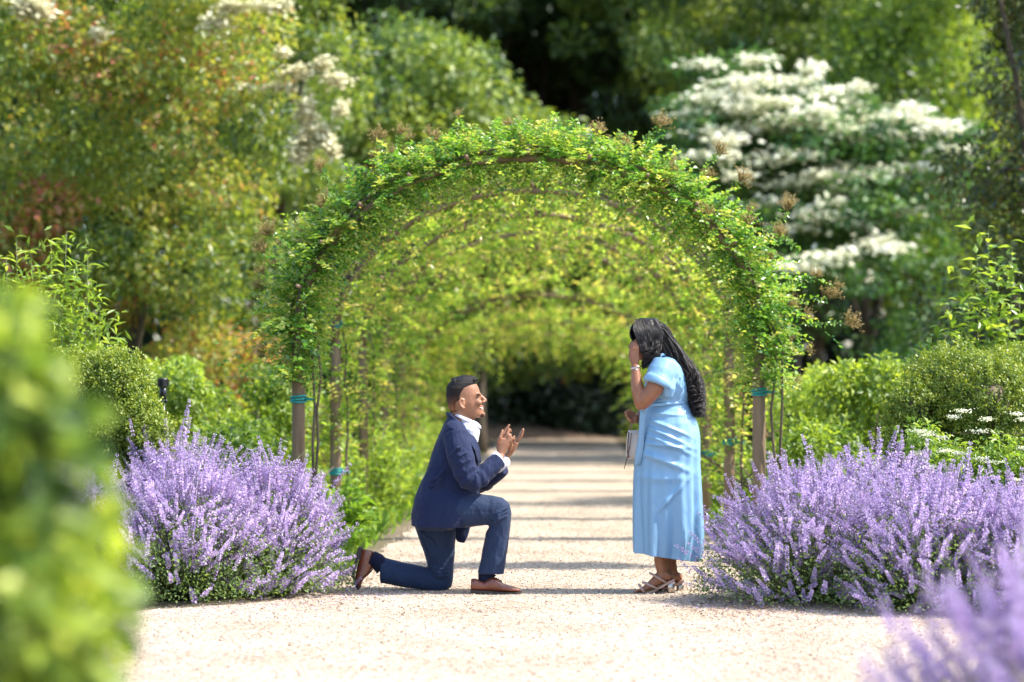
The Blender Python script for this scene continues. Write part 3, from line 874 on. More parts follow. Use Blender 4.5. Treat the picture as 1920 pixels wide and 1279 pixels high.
# ground cover over the beds
def ground_cover():
    r = R(81)
    N = 60000
    Y = 1 / (1 / 46 + (1 / 14.5 - 1 / 46) * r.random(N)); X = r.uniform(-1, 1, N) * Y * .26
    l = np.array([edges_at(y)[0] for y in Y]); q = np.array([edges_at(y)[1] for y in Y])
    ok = ((X < l - .08 - .15 * r.random(N)) | (X > q + .08 + .15 * r.random(N)))
    X, Y = X[ok], Y[ok]; n = len(X)
    A = r.normal(0, .45, (n, 3)) + np.array([0, 0, 1.])
    L = r.uniform(.06, .2, n) * (1 + .015 * (Y - 15))
    me = leaf_mesh('ground_cover', np.stack([X, Y, np.zeros(n)], 1), A, rand_dir(r, n), L, L * .16 + .008, np.clip(r.normal(.5, .22, n), 0, 1))
    tag(link('ground_cover', me, M['grass']), 'grassy ground cover in the beds beside the path', 'ground cover', kind='stuff')
ground_cover()

# ------------------------------------------------------------------ hero shrubs at the sides
def box_shrub(name, label, lumps, n, seed):
    """clipped box: many small upright tufts of tiny leaves"""
    r = R(seed)
    c0 = np.mean([l[0] for l in lumps], 0)
    root = empty(name, (c0[0], c0[1], 0)); tag(root, label, 'shrub')
    P, A, N, L, T = [], [], [], [], []
    w = np.array([l[1][0] * l[1][2] for l in lumps]); w /= w.sum()
    for t in range(n):
        c, rad = lumps[r.choice(len(lumps), p=w)]
        u = rand_dir(r, 1)[0]
        if u[1] > .5 : u[1] *= -1
        p = np.array(c) + u * np.array(rad) * r.uniform(.82, 1.06)
        if p[2] < .05: continue
        d = u * .8 + np.array([0, 0, .8]) + r.normal(0, .25, 3); d /= np.linalg.norm(d)
        b = r.normal(0, .13)
        hh = r.uniform(.04, .10)
        for q in range(16):
            f = q / 16
            P.append(p + d * hh * f + r.normal(0, .010, 3)); A.append(d * .7 + r.normal(0, .6, 3)); N.append(d + r.normal(0, .4, 3))
            L.append(r.uniform(.014, .026)); T.append(min(1, max(0, .28 + .5 * f + b + r.normal(0, .08))))
    L = np.array(L)
    link('foliage', leaf_mesh('foliage', np.array(P), np.array(A), np.array(N), L, L * .6, np.array(T)), M['box'], root, 'stuff', True)
    mb = MB()
    for c, rad in lumps:
        mb.ellipsoid(c, [x * .55 for x in rad], 12)
    mb.build('inner_twigs', M['cane'], root)
    mb = MB()
    for k in range(5):
        a = k * 1.3
        mb.tube([(c0[0] + .06 * math.cos(a), c0[1] + .06 * math.sin(a), -.05), (c0[0] + .25 * math.cos(a), c0[1] + .15 * math.sin(a), c0[2] * .9)], [.02, .012], 6)
    mb.build('stem', M['cane'], root)
    return root
def P3(px, py, Y): return np.array(at(px, py, Y))
box_shrub('box_shrub', 'rounded clipped box shrub on the right above the catmint',
          [(P3(1790, 740, 16.3), (.32, .35, .30)), (P3(1900, 745, 16.4), (.36, .36, .30)), (P3(1725, 770, 16.1), (.17, .22, .2)), (P3(1850, 760, 16.0), (.3, .3, .30)), (P3(2000, 740, 16.4), (.32, .35, .32)), (P3(1700, 815, 16.2), (.15, .2, .2)), (P3(1840, 880, 16.3), (.6, .3, .5))], 6500, 91)
box_shrub('box_shrub', 'rounded yellow-green box shrub on the left in front of the black riser',
          [(P3(225, 740, 15.4), (.17, .22, .24)), (P3(190, 760, 15.5), (.2, .25, .3)), (P3(262, 800, 15.3), (.13, .2, .18)), (P3(285, 830, 15.2), (.11, .18, .16)), (P3(200, 860, 15.4), (.3, .3, .45)), (P3(130, 760, 15.5), (.25, .3, .3))], 5200, 92)

def big_leaf(seed, curl):
    """a pointed leaf with midrib fold: 12 triangles"""
    mb = MB()
    L_, w = 1.0, .36
    rows = []
    for i in range(5):
        t = i / 4
        ww = w * math.sin(math.pi * min(1, .06 + t * .96)) ** .8 * .5 if i < 4 else .005
        z = -curl * t * t
        rows.append([(-ww, t, z + ww * .45), (0, t, z), (ww, t, z + ww * .45)])
    mb.rings(rows, (False, False), closed=False)
    me = mb.mesh('leaf')
    r = R(seed)
    a = me.attributes.new('tint', 'FLOAT', 'FACE'); a.data.foreach_set('value', np.full(len(me.polygons), r.uniform(.1, .95), dtype=np.float32))
    return me
def leafy_shrub(name, label, px, Y, shoots, mat, seed, leaf, n_leaf_max, wd=1.0, fill=1500, curl=(.1, .5)):
    """tall shoots with leaves one can pick apart: each leaf its own part"""
    r = random.Random(seed); rn = R(seed)
    b = at(px, 713, Y)
    root = empty(name, (b.x, Y, 0)); tag(root, label, 'shrub')
    lm = []
    for k in range(6):
        me = big_leaf(seed * 10 + k, r.uniform(*curl)); me.materials.append(M[mat]); lm.append(me)
    mb = MB(); slots = []; P, A, T = [], [], []
    for (tx, ty, dx) in shoots:
        tip = at(tx, ty, Y + dx)
        base = Vector((b.x + (tip.x - b.x) * .35, Y + dx * .4, 0))
        pts = []
        for i in range(9):
            t = i / 8
            p = base.lerp(tip, t); p.x += (tip.x - b.x) * .12 * math.sin(math.pi * t)
            pts.append(p + Vector((r.gauss(0, .008), r.gauss(0, .008), 0)))
        mb.tube(pts, [.009 - .0009 * i for i in range(9)], 5)
        ln = (tip - base).length
        z = tip.z; k = 0
        while z > .75:
            f = (z - base.z) / (tip.z - base.z)
            i = min(7, int(f * 8)); p = pts[i].lerp(pts[i + 1], f * 8 - i)
            a = k * 2.4 + r.uniform(-.5, .5)
            d = Vector((math.cos(a), math.sin(a), r.uniform(.15, .7))); d.normalize()
            slots.append((p, d, leaf * r.uniform(.6, 1.15) * (.55 + .45 * min(1, (tip.z - z) / .2 + .2))))
            z -= r.uniform(.03, .06); k += 1
    slots.sort(key=lambda s: -s[0].z)
    mb.build('stem', M['stem'], root)
    keep = slots[:n_leaf_max]
    for p, d, l in keep:
        o = bpy.data.objects.new('leaf', r.choice(lm)); COL.objects.link(o); o.parent = root
        o.location = p - Vector((b.x, Y, 0))
        side = d.cross(Vector((0, 0, 1))).normalized(); up = side.cross(d)
        o.rotation_euler = Matrix((side, d, up)).transposed().to_euler()
        o.rotation_euler.rotate_axis('Y', r.uniform(-.5, .5))
        o.scale = (l * wd, l, l)
    rest = slots[n_leaf_max:]
    m = len(rest) + fill
    if m:
        rp = np.array([list(s[0]) for s in rest] + [[0, 0, 0]] * fill)
        ra = np.array([list(s[1]) for s in rest] + [[0, 0, 0]] * fill)
        if fill:
            j = rn.integers(0, len(slots), fill)
            base_p = np.array([list(slots[q][0]) for q in j])
            rp[len(rest):] = base_p + rn.normal(0, .07, (fill, 3)) - np.array([0, 0, .15]) * rn.random((fill, 1))
            ra[len(rest):] = rand_dir(rn, fill) + np.array([0, 0, .2])
        rl = leaf * rn.uniform(.5, 1.0, m)
        link('foliage', leaf_mesh('foliage', rp, ra, rn.normal(0, .5, (m, 3)) + np.array([0, 0, 1]), rl, rl * .36 * wd, np.clip(rn.normal(.4, .2, m), 0, 1)), M[mat], root, 'stuff', True)
    return root
leafy_shrub('pear_sapling', 'upright shrub of pointed yellow-green leaves rising above the box on the right', 1830, 17.0,
            [(1853, 425, 0), (1898, 452, -.1), (1800, 505, .1), (1757, 600, 0), (1835, 480, .15), (1872, 500, .1), (1780, 560, -.1), (1912, 540, .15), (1815, 560, -.15), (1890, 580, 0), (1850, 560, -.1), (1925, 590, .1), (1765, 640, .1), (1800, 620, -.1), (1870, 610, .2)], 'pear', 5, .135, 300, 1.2, 500)
leafy_shrub('willow_shrub', 'pale narrow-leaved willowy shrub at the left edge behind the blurred bush', 90, 16.9,
            [(30, 445, 0), (95, 450, .1), (122, 435, -.1), (165, 470, 0), (60, 470, .15), (140, 500, .1), (190, 560, -.1), (205, 600, 0), (10, 480, -.1), (75, 520, -.15), (110, 540, 0), (160, 560, .1), (215, 640, .1), (180, 610, .15), (40, 540, .1), (-30, 470, 0), (-60, 520, .1), (130, 600, -.1)], 'willow', 6, .12, 300, .62, 2200, (.3, .9))

# white flowering shrub in front of the right box
r = R(95)
cl = []
for k in range(60):
    x = r.uniform(1700, 1990); y = r.uniform(790 + 40 * abs(math.sin(x * .02)), 960)
    cl.append((P3(x, y, 15.2 + r.uniform(-.25, .25)), np.array([.10, .10, .09]), r.normal()))
tw = tree('white_flowered_shrub', 'yellow-green shrub with flat white flower heads between the box and the catmint', 'shrub', (float(at(1840, 713, 15.2).x), 15.2, 0), cl, 7500, .042, 'pear', 95, (.75, .02), 'cane', tint=(.42, .14, .18), stems=5, n_limb=6, wd=.42, crown='foliage', stem_name='stem')
for i, (x, y, w) in enumerate([(1805, 770, 26), (1790, 782, 20), (1850, 785, 22), (1835, 808, 28), (1725, 808, 30), (1738, 815, 26), (1768, 820, 18), (1905, 776, 22), (1918, 786, 20), (1772, 845, 30), (1860, 866, 34), (1842, 860, 24), (1905, 900, 24), (1800, 850, 20), (1920, 840, 20), (1720, 850, 24), (1745, 875, 22)]):
    rr = R(600 + i); n = 90
    u = rr.normal(0, .5, (n, 3)) * np.array([w / 290 * .6, .035, .012]) + P3(x, y, 14.86)
    link('flower_head', leaf_mesh('flower_head', u, rand_dir(rr, n) * np.array([1, 1, .3]), np.tile([0, -.3, 1.], (n, 1)) + rr.normal(0, .4, (n, 3)), rr.uniform(.008, .016, n), rr.uniform(.007, .013, n), rr.random(n)), M['white'], tw, None, True)
# ------------------------------------------------------------------ catmint
def spike_arrays(seed, L=.24, pet=.0115):
    """one flower spike along +z: whorls of small lipped florets, thinning to the tip"""
    r = R(seed)
    P, A, N, Ln, T = [], [], [], [], []
    z = 0.0; m = 0
    while z < L:
        f = z / L
        rad = .016 * (1 - .6 * f)
        nf = int(15 - 8 * f)
        for k in range(nf):
            a = k * 2 * math.pi / nf + r.uniform(-.4, .4)
            d = np.array([math.cos(a), math.sin(a), .35 + .3 * r.normal()])
            P.append(np.array([math.cos(a) * rad * .4, math.sin(a) * rad * .4, z + r.normal(0, .004)])); A.append(d)
            N.append(np.array([-math.cos(a) * .3, -math.sin(a) * .3, 1]) + r.normal(0, .5, 3)); Ln.append(pet * r.uniform(.8, 1.7) * (1 - .45 * f)); T.append(np.clip(r.normal(.5, .26), 0, 1))
        z += .019 * (1 - .45 * f) * r.uniform(.85, 1.2) * (1.5 if f < .25 else 1)
    return np.array(P), np.array(A), np.array(N), np.array(Ln), np.array(T)
SP = [spike_arrays(700 + i, L) for i, L in enumerate((.15, .19, .22, .17, .13))]
SPIKES = []
for i, (P, A, N, L, T) in enumerate(SP):
    me = leaf_mesh('flower_spike', P, A, N, L, L * .85, T, fold=.3); me.materials.append(M['petal'])
    SPIKES.append(me)

def frame_from(d):
    d = d / np.linalg.norm(d)
    u = np.cross(d, [0.3, .9, .1]); u /= np.linalg.norm(u)
    return np.stack([u, np.cross(d, u), d], 1)

def catmint(label, c, rad, h, n_part, n_more, seed, lean=(0, 0), group='catmint beside the path', leaf_n=5200, sc=1.0, green=.62):
    r = R(seed)
    root = empty('catmint_plant', (c[0], c[1], 0)); tag(root, label, 'catmint', group)
    SV, SF, ST = [], [], []; nv = 0
    mb = MB()
    tot = n_part + n_more
    items = []
    for i in range(tot):
        az = r.uniform(0, 2 * math.pi)
        t = math.acos(1 - r.random() * .93)           # even over the dome
        if math.cos(t) < .42 and r.random() < .6: t = math.acos(1 - r.random() * .6)
        f = r.uniform(.84, 1.04) if i < n_part else r.uniform(.6, 1.0)
        ex = 1.0 if r.random() > .07 else 1.14
        dirn = np.array([math.sin(t) * math.cos(az), math.sin(t) * math.sin(az), math.cos(t)])
        tip = dirn * np.array([rad, rad * .9, h]) * f * ex + np.array([lean[0], lean[1], 0]) * math.cos(t)
        tip[2] = max(tip[2], .12)
        d = dirn * np.array([1.0, 1.0, .6]) + np.array([0, 0, .40]) + r.normal(0, .22, 3)
        d /= np.linalg.norm(d)
        k = r.integers(len(SP)); s = r.uniform(.72, 1.15) * sc
        base = tip - d * (.16 * s)
        items.append((base, d, k, s, i))
        if i % 2 == 0:
            b0 = np.array([base[0] * .15, base[1] * .15, 0]); mid = (b0 + base) / 2 + np.array([base[0] * .12, base[1] * .12, -.02])
            mb.tube([b0, mid, base, base + d * .2 * s], [.003, .0025, .002, .001], 3)
    for base, d, k, s, i in items:
        Fm = frame_from(d)
        if i < n_part:
            o = bpy.data.objects.new('flower_spike', SPIKES[k]); COL.objects.link(o); o.parent = root
            o.location = base; o.rotation_euler = Matrix(Fm.tolist()).to_euler(); o.scale = (s, s, s)
        else:
            P, A, N, L, T = SP[k]
            V, F, TT = leaf_arrays(P @ Fm.T * s + base, A @ Fm.T, N @ Fm.T, L * s, L * .85 * s, T, fold=.3)
            SV.append(V); SF.append(F + nv); ST.append(TT); nv += len(V)
    if SV:
        link('flower_mass', np_mesh('flower_mass', np.concatenate(SV), np.concatenate(SF), np.concatenate(ST)), M['petal'], root, 'stuff')
    link('stem', mb.mesh('stem'), M['stem'], root, 'stuff')
    # grey-green leaves
    n = int(leaf_n * 1.7)
    u = rand_dir(r, n); u[:, 2] = np.abs(u[:, 2])
    f = r.random(n) ** .38
    P = u * f[:, None] * np.array([rad * .96, rad * .88, h * green * 1.08]); P[:, 2] += .03
    A = u * .7 + r.normal(0, .6, (n, 3)) + np.array([0, 0, .3])
    L = r.uniform(.012, .030, n)
    link('foliage', leaf_mesh('foliage', P, A, r.normal(0, .5, (n, 3)) + np.array([0, 0, 1.]), L, L * .62, np.clip(r.normal(.45, .2, n), 0, 1)), M['catleaf'], root, 'stuff')
    return root

catmint('purple catmint clump beside the kneeling man, nearest of the left ones to his shoe', (-1.78, 14.75), .60, .86, 252, 399, 801, (.05, 0))
catmint('purple catmint clump on the left with its green leaves showing low at the front', (-2.22, 14.30), .66, .93, 276, 399, 802)
catmint('purple catmint clump at the back left below the black riser', (-2.40, 15.15), .66, 1.02, 216, 380, 803)
catmint('purple catmint half hidden behind the blurred bush on the left', (-2.95, 14.6), .62, .88, 156, 304, 804)
catmint('purple catmint clump behind the standing woman, spreading over the path edge', (1.54, 14.2), .78, .86, 290, 437, 805, (-.05, 0))
catmint('purple catmint clump in the middle of the right bank below the box shrub', (2.15, 13.75), .72, .84, 288, 418, 806)
catmint('purple catmint clump at the right edge in front of the white flower heads', (2.75, 13.6), .72, .78, 240, 380, 807)
catmint('tall purple catmint at the back of the right bank, its spikes against the green shrubs', (1.98, 14.75), .66, .98, 228, 361, 808)
catmint('purple catmint at the back right below the white flower heads', (2.62, 14.3), .60, .76, 132, 304, 809)
catmint('blurred purple catmint in the near foreground at the lower right', (1.40, 6.6), .68, .86, 260, 150, 810, (-.06, 0), leaf_n=2600, sc=1.2, green=.55)
# one lone spike pair rising over each bank
# ------------------------------------------------------------------ black riser
rz = empty('sprinkler_riser', tuple(at(306, 713, 15.9).xy.to_3d())); rx, ry = rz.location.x, rz.location.y
tag(rz, 'black plastic sprinkler riser with a ribbed cap standing behind the left catmint', 'sprinkler')
zt = at(306, 709, 15.9).z
mb = MB(); mb.tube([(rx, ry, -.05), (rx, ry, zt - .07)], .017, 14); mb.build('pipe', M['black'], rz)
mb = MB(); mb.tube([(rx, ry, zt - .14), (rx, ry, zt - .10), (rx, ry, zt - .062)], [.018, .024, .026], 16); mb.build('collar', M['black'], rz)
mb = MB()
mb.tube([(rx, ry, zt - .06), (rx, ry, zt - .055), (rx, ry, zt - .008), (rx, ry, zt)], [.026, .034, .034, .028], 20)
for k in range(16):
    a = k * math.pi / 8
    mb.box((rx + .034 * math.cos(a), ry + .034 * math.sin(a), zt - .03), (.003, .003, .022), Matrix.Rotation(a, 3, 'Z'))
mb.build('cap', M['black'], rz, smooth=False)
mb = MB(); mb.ellipsoid((rx + .02, ry - .012, zt - .15), (.012, .012, .012), 10); mb.build('valve', M['black'], rz)

# ------------------------------------------------------------------ blurred bush in the near foreground
r = R(97)
b = (-1.27, 4.3, 0)
def bush_edge(y):
    return np.interp(y, [490, 600, 750, 900, 1000, 1150, 1300], [-60, 20, 70, 125, 150, 150, 110])
cl = px_cloud(r, -420, 210, 540, 1720, 4.3, .38, 180, .07, .11, 1.0, (lambda x, y: x < bush_edge(y), lambda x, y: y > 585 + 40 * math.sin(x / 37)))
tree('leafy_bush', 'very blurred bright green leafy bush filling the lower left corner', 'shrub', b, cl, 10500, .062, 'green', 97, (.7, .025), 'cane', tint=(.37, .26, .28), stems=5, n_limb=6, wd=.55, crown='foliage', stem_name='stem', sh=.3)
# ------------------------------------------------------------------ people
def zm(u, v, Y=14.82): return at(640 + u / 2.843, 680 + v / 2.843, Y)
def zf(a, b, Y=14.74): return at(820 + a / 6.394, 690 + b / 6.394, Y)
def zw(u, v, Y=14.80): return at(1120 + u / 4.92, 580 + v / 4.92, Y)
def zs(u, v, Y=14.80): return at(1120 + u / 4.125, 820 + v / 4.125, Y)

def skin_mat(name, c1, c2, sss=.06):
    m = solid(name, c1, c2, 25, .42, .06, 220, spec=.45)
    b = m.node_tree.nodes['Principled BSDF']
    b.inputs['Subsurface Weight'].default_value = sss
    b.inputs['Subsurface Radius'].default_value = (.012, .005, .003)
    b.inputs['Subsurface Scale'].default_value = .3
    return m
def cloth_mat(name, c1, c2, rough=.7, sheen=.3, weave=900, bump=.15, fold=0, spec=.4):
    m = solid(name, c1, c2, 6, rough, spec=spec, sheen=sheen)
    nt = m.node_tree; b = nt.nodes['Principled BSDF']
    tc = nt.nodes.new('ShaderNodeTexCoord')
    nz = nt.nodes.new('ShaderNodeTexNoise'); nz.inputs['Scale'].default_value = 9; nz.inputs['Detail'].default_value = 3; nz.inputs['Distortion'].default_value = .6
    mp = nt.nodes.new('ShaderNodeMapping'); mp.inputs['Rotation'].default_value = (0, .6, 0); mp.inputs['Scale'].default_value = (1.5, 1, .7)
    nt.links.new(tc.outputs['Object'], mp.inputs[0]); nt.links.new(mp.outputs[0], nz.inputs[0])
    bp = nt.nodes.new('ShaderNodeBump'); bp.inputs['Strength'].default_value = .8; bp.inputs['Distance'].default_value = fold or .03
    nt.links.new(nz.outputs['Fac'], bp.inputs['Height'])
    n2 = nt.nodes.new('ShaderNodeTexNoise'); n2.inputs['Scale'].default_value = weave; n2.inputs['Detail'].default_value = 1
    nt.links.new(tc.outputs['Object'], n2.inputs[0])
    b2 = nt.nodes.new('ShaderNodeBump'); b2.inputs['Strength'].default_value = bump; b2.inputs['Distance'].default_value = .002
    nt.links.new(n2.outputs['Fac'], b2.inputs['Height']); nt.links.new(bp.outputs[0], b2.inputs['Normal'])
    nt.links.new(b2.outputs[0], b.inputs['Normal'])
    return m
M['skin_m'] = skin_mat('warm brown skin', (.30, .142, .078), (.26, .115, .062))
M['skin_w'] = skin_mat('brown skin', (.28, .118, .058), (.24, .098, .048))
M['hair'] = solid('black hair', (.010, .008, .008), (.005, .004, .005), 80, .5, .5, 160, (1, 1, 1), spec=.25)
M['stubble'] = solid('stubble', (.07, .032, .02), (.03, .015, .011), 160, .75, .3, 400, spec=.2)
def fade_mat():
    m, nt, b, out = nodes_of('clipped hair')
    tc = nt.nodes.new('ShaderNodeTexCoord'); sp = nt.nodes.new('ShaderNodeSeparateXYZ'); nt.links.new(tc.outputs['Generated'], sp.inputs[0])
    nz = nt.nodes.new('ShaderNodeTexNoise'); nz.inputs['Scale'].default_value = 60; nt.links.new(tc.outputs['Generated'], nz.inputs[0])
    ad = nt.nodes.new('ShaderNodeMath'); ad.operation = 'MULTIPLY_ADD'; nt.links.new(nz.outputs['Fac'], ad.inputs[0]); ad.inputs[1].default_value = .22
    mr = nt.nodes.new('ShaderNodeMapRange'); nt.links.new(sp.outputs['X'], mr.inputs[0])
    mr.inputs[1].default_value = .5; mr.inputs[2].default_value = .95; mr.inputs[3].default_value = 0; mr.inputs[4].default_value = .42
    sb = nt.nodes.new('ShaderNodeMath'); sb.operation = 'SUBTRACT'; nt.links.new(sp.outputs['Z'], sb.inputs[0]); nt.links.new(mr.outputs[0], sb.inputs[1])
    nt.links.new(sb.outputs[0], ad.inputs[2])
    r = ramp(nt, [(.10, .30, .13, .062), (.42, .085, .038, .021), (.74, .014, .010, .009)], ad.outputs[0])
    nt.links.new(r.outputs[0], b.inputs['Base Color']); b.inputs['Roughness'].default_value = .75; b.inputs['Specular IOR Level'].default_value = .2
    return m
M['fade'] = fade_mat()
M['longhair'] = solid('dark wavy hair', (.017, .012, .010), (.009, .0065, .006), 60, .46, .2, 200, (1, 1, .2), spec=.4)
M['navy'] = cloth_mat('navy wool', (.009, .017, .055), (.007, .013, .044), .8, .06, spec=.2)
M['trouser'] = cloth_mat('blue grey wool', (.013, .027, .068), (.010, .021, .055), .78, .08, spec=.25)
M['sock'] = cloth_mat('navy knit', (.006, .009, .03), (.005, .007, .025), .85, .05, spec=.2)
M['shirt'] = cloth_mat('white cotton', (.60, .60, .68), (.57, .57, .66), .7, .1, fold=.012)
M['leather'] = solid('brown leather', (.19, .050, .022), (.11, .028, .013), 14, .28, .15, 60, spec=.55, coat=.3)
M['sole'] = solid('dark sole', (.035, .028, .025), (.02, .018, .016), 20, .6)
M['satin'] = cloth_mat('pale blue satin', (.185, .345, .51), (.165, .32, .49), .38, .1, fold=.008, spec=.45, bump=.03)
M['silver'] = solid('silver', (.75, .75, .75), (.6, .6, .6), 30, .25, metal=1.0)
M['pearl'] = solid('pearly heel', (.55, .47, .40), (.40, .34, .29), 12, .22, metal=.75)
M['strap'] = solid('rose beige leather', (.50, .33, .28), (.42, .27, .22), 20, .35)
M['bag'] = solid('cream leather', (.62, .55, .49), (.54, .47, .41), 18, .5, .2, 80)
M['bagtrim'] = solid('brown braid', (.24, .16, .13), (.15, .10, .08), 60, .7)
M['nail'] = solid('nail', (.62, .38, .32), (.6, .36, .3), 20, .3)
M['eye'] = solid('dark eye', (.012, .008, .006), None, 20, .2)
M['teeth'] = solid('teeth', (.75, .72, .66), None, 20, .3)
M['lip'] = solid('lips', (.30, .10, .075), (.26, .085, .065), 30, .4)

def finger(mb, pts, r0=.0095, r1=.0068):
    n = len(pts)
    P = [Vector(p) for p in pts]
    Q = []
    for i in range(n - 1):
        Q += [P[i], P[i].lerp(P[i + 1], .5)]
    Q.append(P[-1]); m = len(Q)
    rr = [r0 + (r1 - r0) * i / (m - 1) for i in range(m)]
    for i in range(2, m - 1, 2): rr[i] *= 1.07
    mb.tube(Q, rr, 8)
    mb.ellipsoid(Q[-1], (r1, r1, r1), 8)

# ---- the kneeling man
man = empty('person', (float(zm(600, 1225).x), 14.82, 0))
tag(man, 'kneeling man in navy suit and brown shoes, hands raised, looking up at the woman', 'person')
b = MB()
# head slices (front, back, half width)
HY = 14.80
hs = [(112, 395, 235, .030), (135, 432, 190, .050), (180, 466, 142, .066), (240, 496, 120, .0735), (290, 512, 113, .0755), (325, 520, 113, .0755), (350, 516, 114, .0745), (385, 524, 118, .073), (420, 531, 128, .071),
      (450, 540, 136, .068), (478, 540, 142, .065), (505, 546, 150, .062), (535, 556, 165, .057), (562, 562, 230, .050), (585, 548, 330, .038), (597, 530, 400, .024)]
b.prof([(zf(f, v, HY), zf(k, v, HY), w) for v, f, k, w in hs], 26, 2.15)
b.tube([zf(250, 520, HY), zf(285, 610, HY), zf(300, 720, HY)], [.060, .060, .066], 16)
b.tube([zf(385, 560, HY), zf(350, 640, HY), zf(350, 720, HY)], [.040, .045, .05], 12)
# nose, brow, lips, chin, cheeks, ear
b.tube([zf(512, 325, HY), zf(541, 358, HY), zf(572, 388, HY)], [.010, .0115, .0125], 10)
b.ellipsoid(zf(572, 392, HY), (.0125, .014, .0115), 10)
for s in (-1, 1):
    b.ellipsoid(zf(548, 408, HY + s * .015), (.013, .009, .010), 8)
    b.ellipsoid(zf(505, 312, HY + s * .032), (.013, .026, .007), 10)
    b.ellipsoid(zf(490, 415, HY + s * .045), (.026, .020, .020), 10)
    b.tube([zf(318, 390, HY + s * .074), zf(285, 372, HY + s * .086), zf(264, 400, HY + s * .090), zf(272, 445, HY + s * .088), zf(305, 482, HY + s * .082), zf(330, 478, HY + s * .075)], [.006, .0085, .0085, .008, .009, .006], 8)
    b.ellipsoid(zf(300, 430, HY + s * .077), (.016, .007, .024), 10)
b.tube([zf(534, 462, HY - .024), zf(549, 462, HY), zf(534, 462, HY + .024)], [.004, .006, .004], 8)
b.tube([zf(534, 504, HY - .022), zf(549, 508, HY), zf(534, 504, HY + .022)], [.004, .0065, .004], 8)
b.ellipsoid(zf(545, 556, HY), (.016, .020, .015), 10)
# near (right) hand
YN = 14.70
b.prof([(zf(735, 1040, YN), zf(800, 1075, YN), .024), (zf(712, 985, YN), zf(812, 1030, YN), .022), (zf(706, 925, YN), zf(838, 985, YN), .020), (zf(718, 870, YN), zf(868, 930, YN), .018), (zf(748, 828, YN), zf(885, 880, YN), .014)], 16, 2.2)
finger(b, [zf(768, 850, YN + .01), zf(790, 790, YN + .015), zf(822, 735, YN + .02), zf(862, 684, YN + .02)], .0105, .0078)
finger(b, [zf(800, 850, YN + .0), zf(838, 785, YN), zf(868, 735, YN + .01), zf(882, 762, YN + .035)], .0105, .0080)
finger(b, [zf(835, 865, YN - .005), zf(868, 810, YN - .005), zf(880, 800, YN + .02), zf(862, 850, YN + .04)], .0100, .0075)
finger(b, [zf(865, 890, YN - .005), zf(895, 838, YN - .002), zf(920, 860, YN + .02), zf(915, 915, YN + .03)], .0092, .0068)
finger(b, [zf(728, 900, YN - .015), zf(752, 838, YN - .022), zf(775, 775, YN - .015), zf(782, 745, YN - .01)], .0115, .0082)
# far (left) hand, open, palm towards his chest
YL = 14.84
b.prof([(zf(800, 1050, YL), zf(850, 1085, YL), .028), (zf(838, 990, YL), zf(900, 1040, YL), .036), (zf(880, 925, YL), zf(945, 975, YL), .041), (zf(925, 872, YL), zf(975, 905, YL), .042)], 16, 2.2)
for q, (dy, ex) in enumerate(((-.030, .93), (-.010, 1.02), (.011, 1.0), (.031, .86))):
    o = Vector((.0045 * (1.5 - q), dy, .0035 * (1.5 - q)))
    base, tip = zf(950, 885, YL) + o, zf(1024, 738, YL) + o
    mid = base.lerp(tip, .5 * ex) + Vector((.006, 0, -.002)); end = base.lerp(tip, ex)
    finger(b, [base, mid, end], .0105, .0080)
finger(b, [zf(862, 985, YL - .035), zf(885, 910, YL - .05), zf(905, 850, YL - .052), zf(922, 822, YL - .048)], .0120, .0085)
# forearms inside the sleeves, so that hands and head belong to one body
b.tube([zf(770, 1050, YN), zm(770, 580, 14.64), zm(690, 640, 14.61)], [.027, .036, .042], 12)
b.tube([zf(830, 1070, YL), zm(800, 610, 14.95), zm(715, 650, 15.0)], [.027, .036, .042], 12)
b.tube([zm(690, 640, 14.61), zm(640, 520, 14.62), zm(615, 410, 14.66)], [.042, .050, .055], 12)
b.tube([zm(715, 650, 15.0), zm(660, 520, 15.0), zm(625, 410, 14.96)], [.042, .050, .055], 12)
b.prof([(zm(655, 320), zm(585, 300), .07), (zm(690, 400), zm(540, 390), .17), (zm(700, 560), zm(480, 540), .14), (zm(710, 680), zm(430, 680), .14), (zm(680, 790), zm(410, 800), .15)], 20)
for leg, Yl in ((0, 14.70), (1, 14.94)):
    if leg == 0: b.tube([zm(520, 800, Yl), zm(840, 770, Yl), zm(800, 1000, Yl), zm(765, 1150, Yl)], [.08, .055, .048, .034], 12)
    else: b.tube([zm(500, 820, Yl), zm(535, 1160, Yl), zm(330, 1135, Yl), zm(205, 1090, Yl), zm(165, 1050, Yl)], [.08, .046, .030, .028, .028], 12)
fuse(b, 'body', M['skin_m'], man, .0042, 3)

# hair: thick top and clipped sides
h = MB()
tp = [(100, 420, 262, .034), (112, 452, 222, .048), (140, 470, 180, .062), (185, 474, 134, .0725), (225, 446, 116, .0765), (262, 410, 110, .0750), (290, 380, 116, .072)]
h.prof([(zf(f, v, HY), zf(k, v, HY), w) for v, f, k, w in tp], 26, 2.2)
rr_ = random.Random(2)
for k in range(150):                                                     # short tufts combed forward and up
    a, v = rr_.uniform(170, 468), 0
    yy = rr_.uniform(-.055, .055)
    top = 96 + 34 * ((a - 330) / 150) ** 2 + 240 * (yy / .075) ** 2 * .28
    p = zf(a, top + 10, HY + yy)
    q = zf(a + rr_.uniform(6, 26), top - rr_.uniform(0, 14), HY + yy * 1.05)
    h.tube([p, p.lerp(q, .6) + Vector((0, 0, .002)), q], [.0075, .006, .002], 5)
fuse(h, 'hair', M['hair'], man, .0036, 1)
h = MB()
sd_ = [(215, 446, 114, .0760), (255, 420, 107, .0776), (285, 400, 106, .0778), (320, 372, 106, .0778), (350, 350, 107, .0768), (385, 335, 111, .0752), (400, 280, 113, .0748), (410, 250, 118, .0745), (450, 240, 128, .071), (490, 235, 142, .066), (515, 230, 152, .060)]
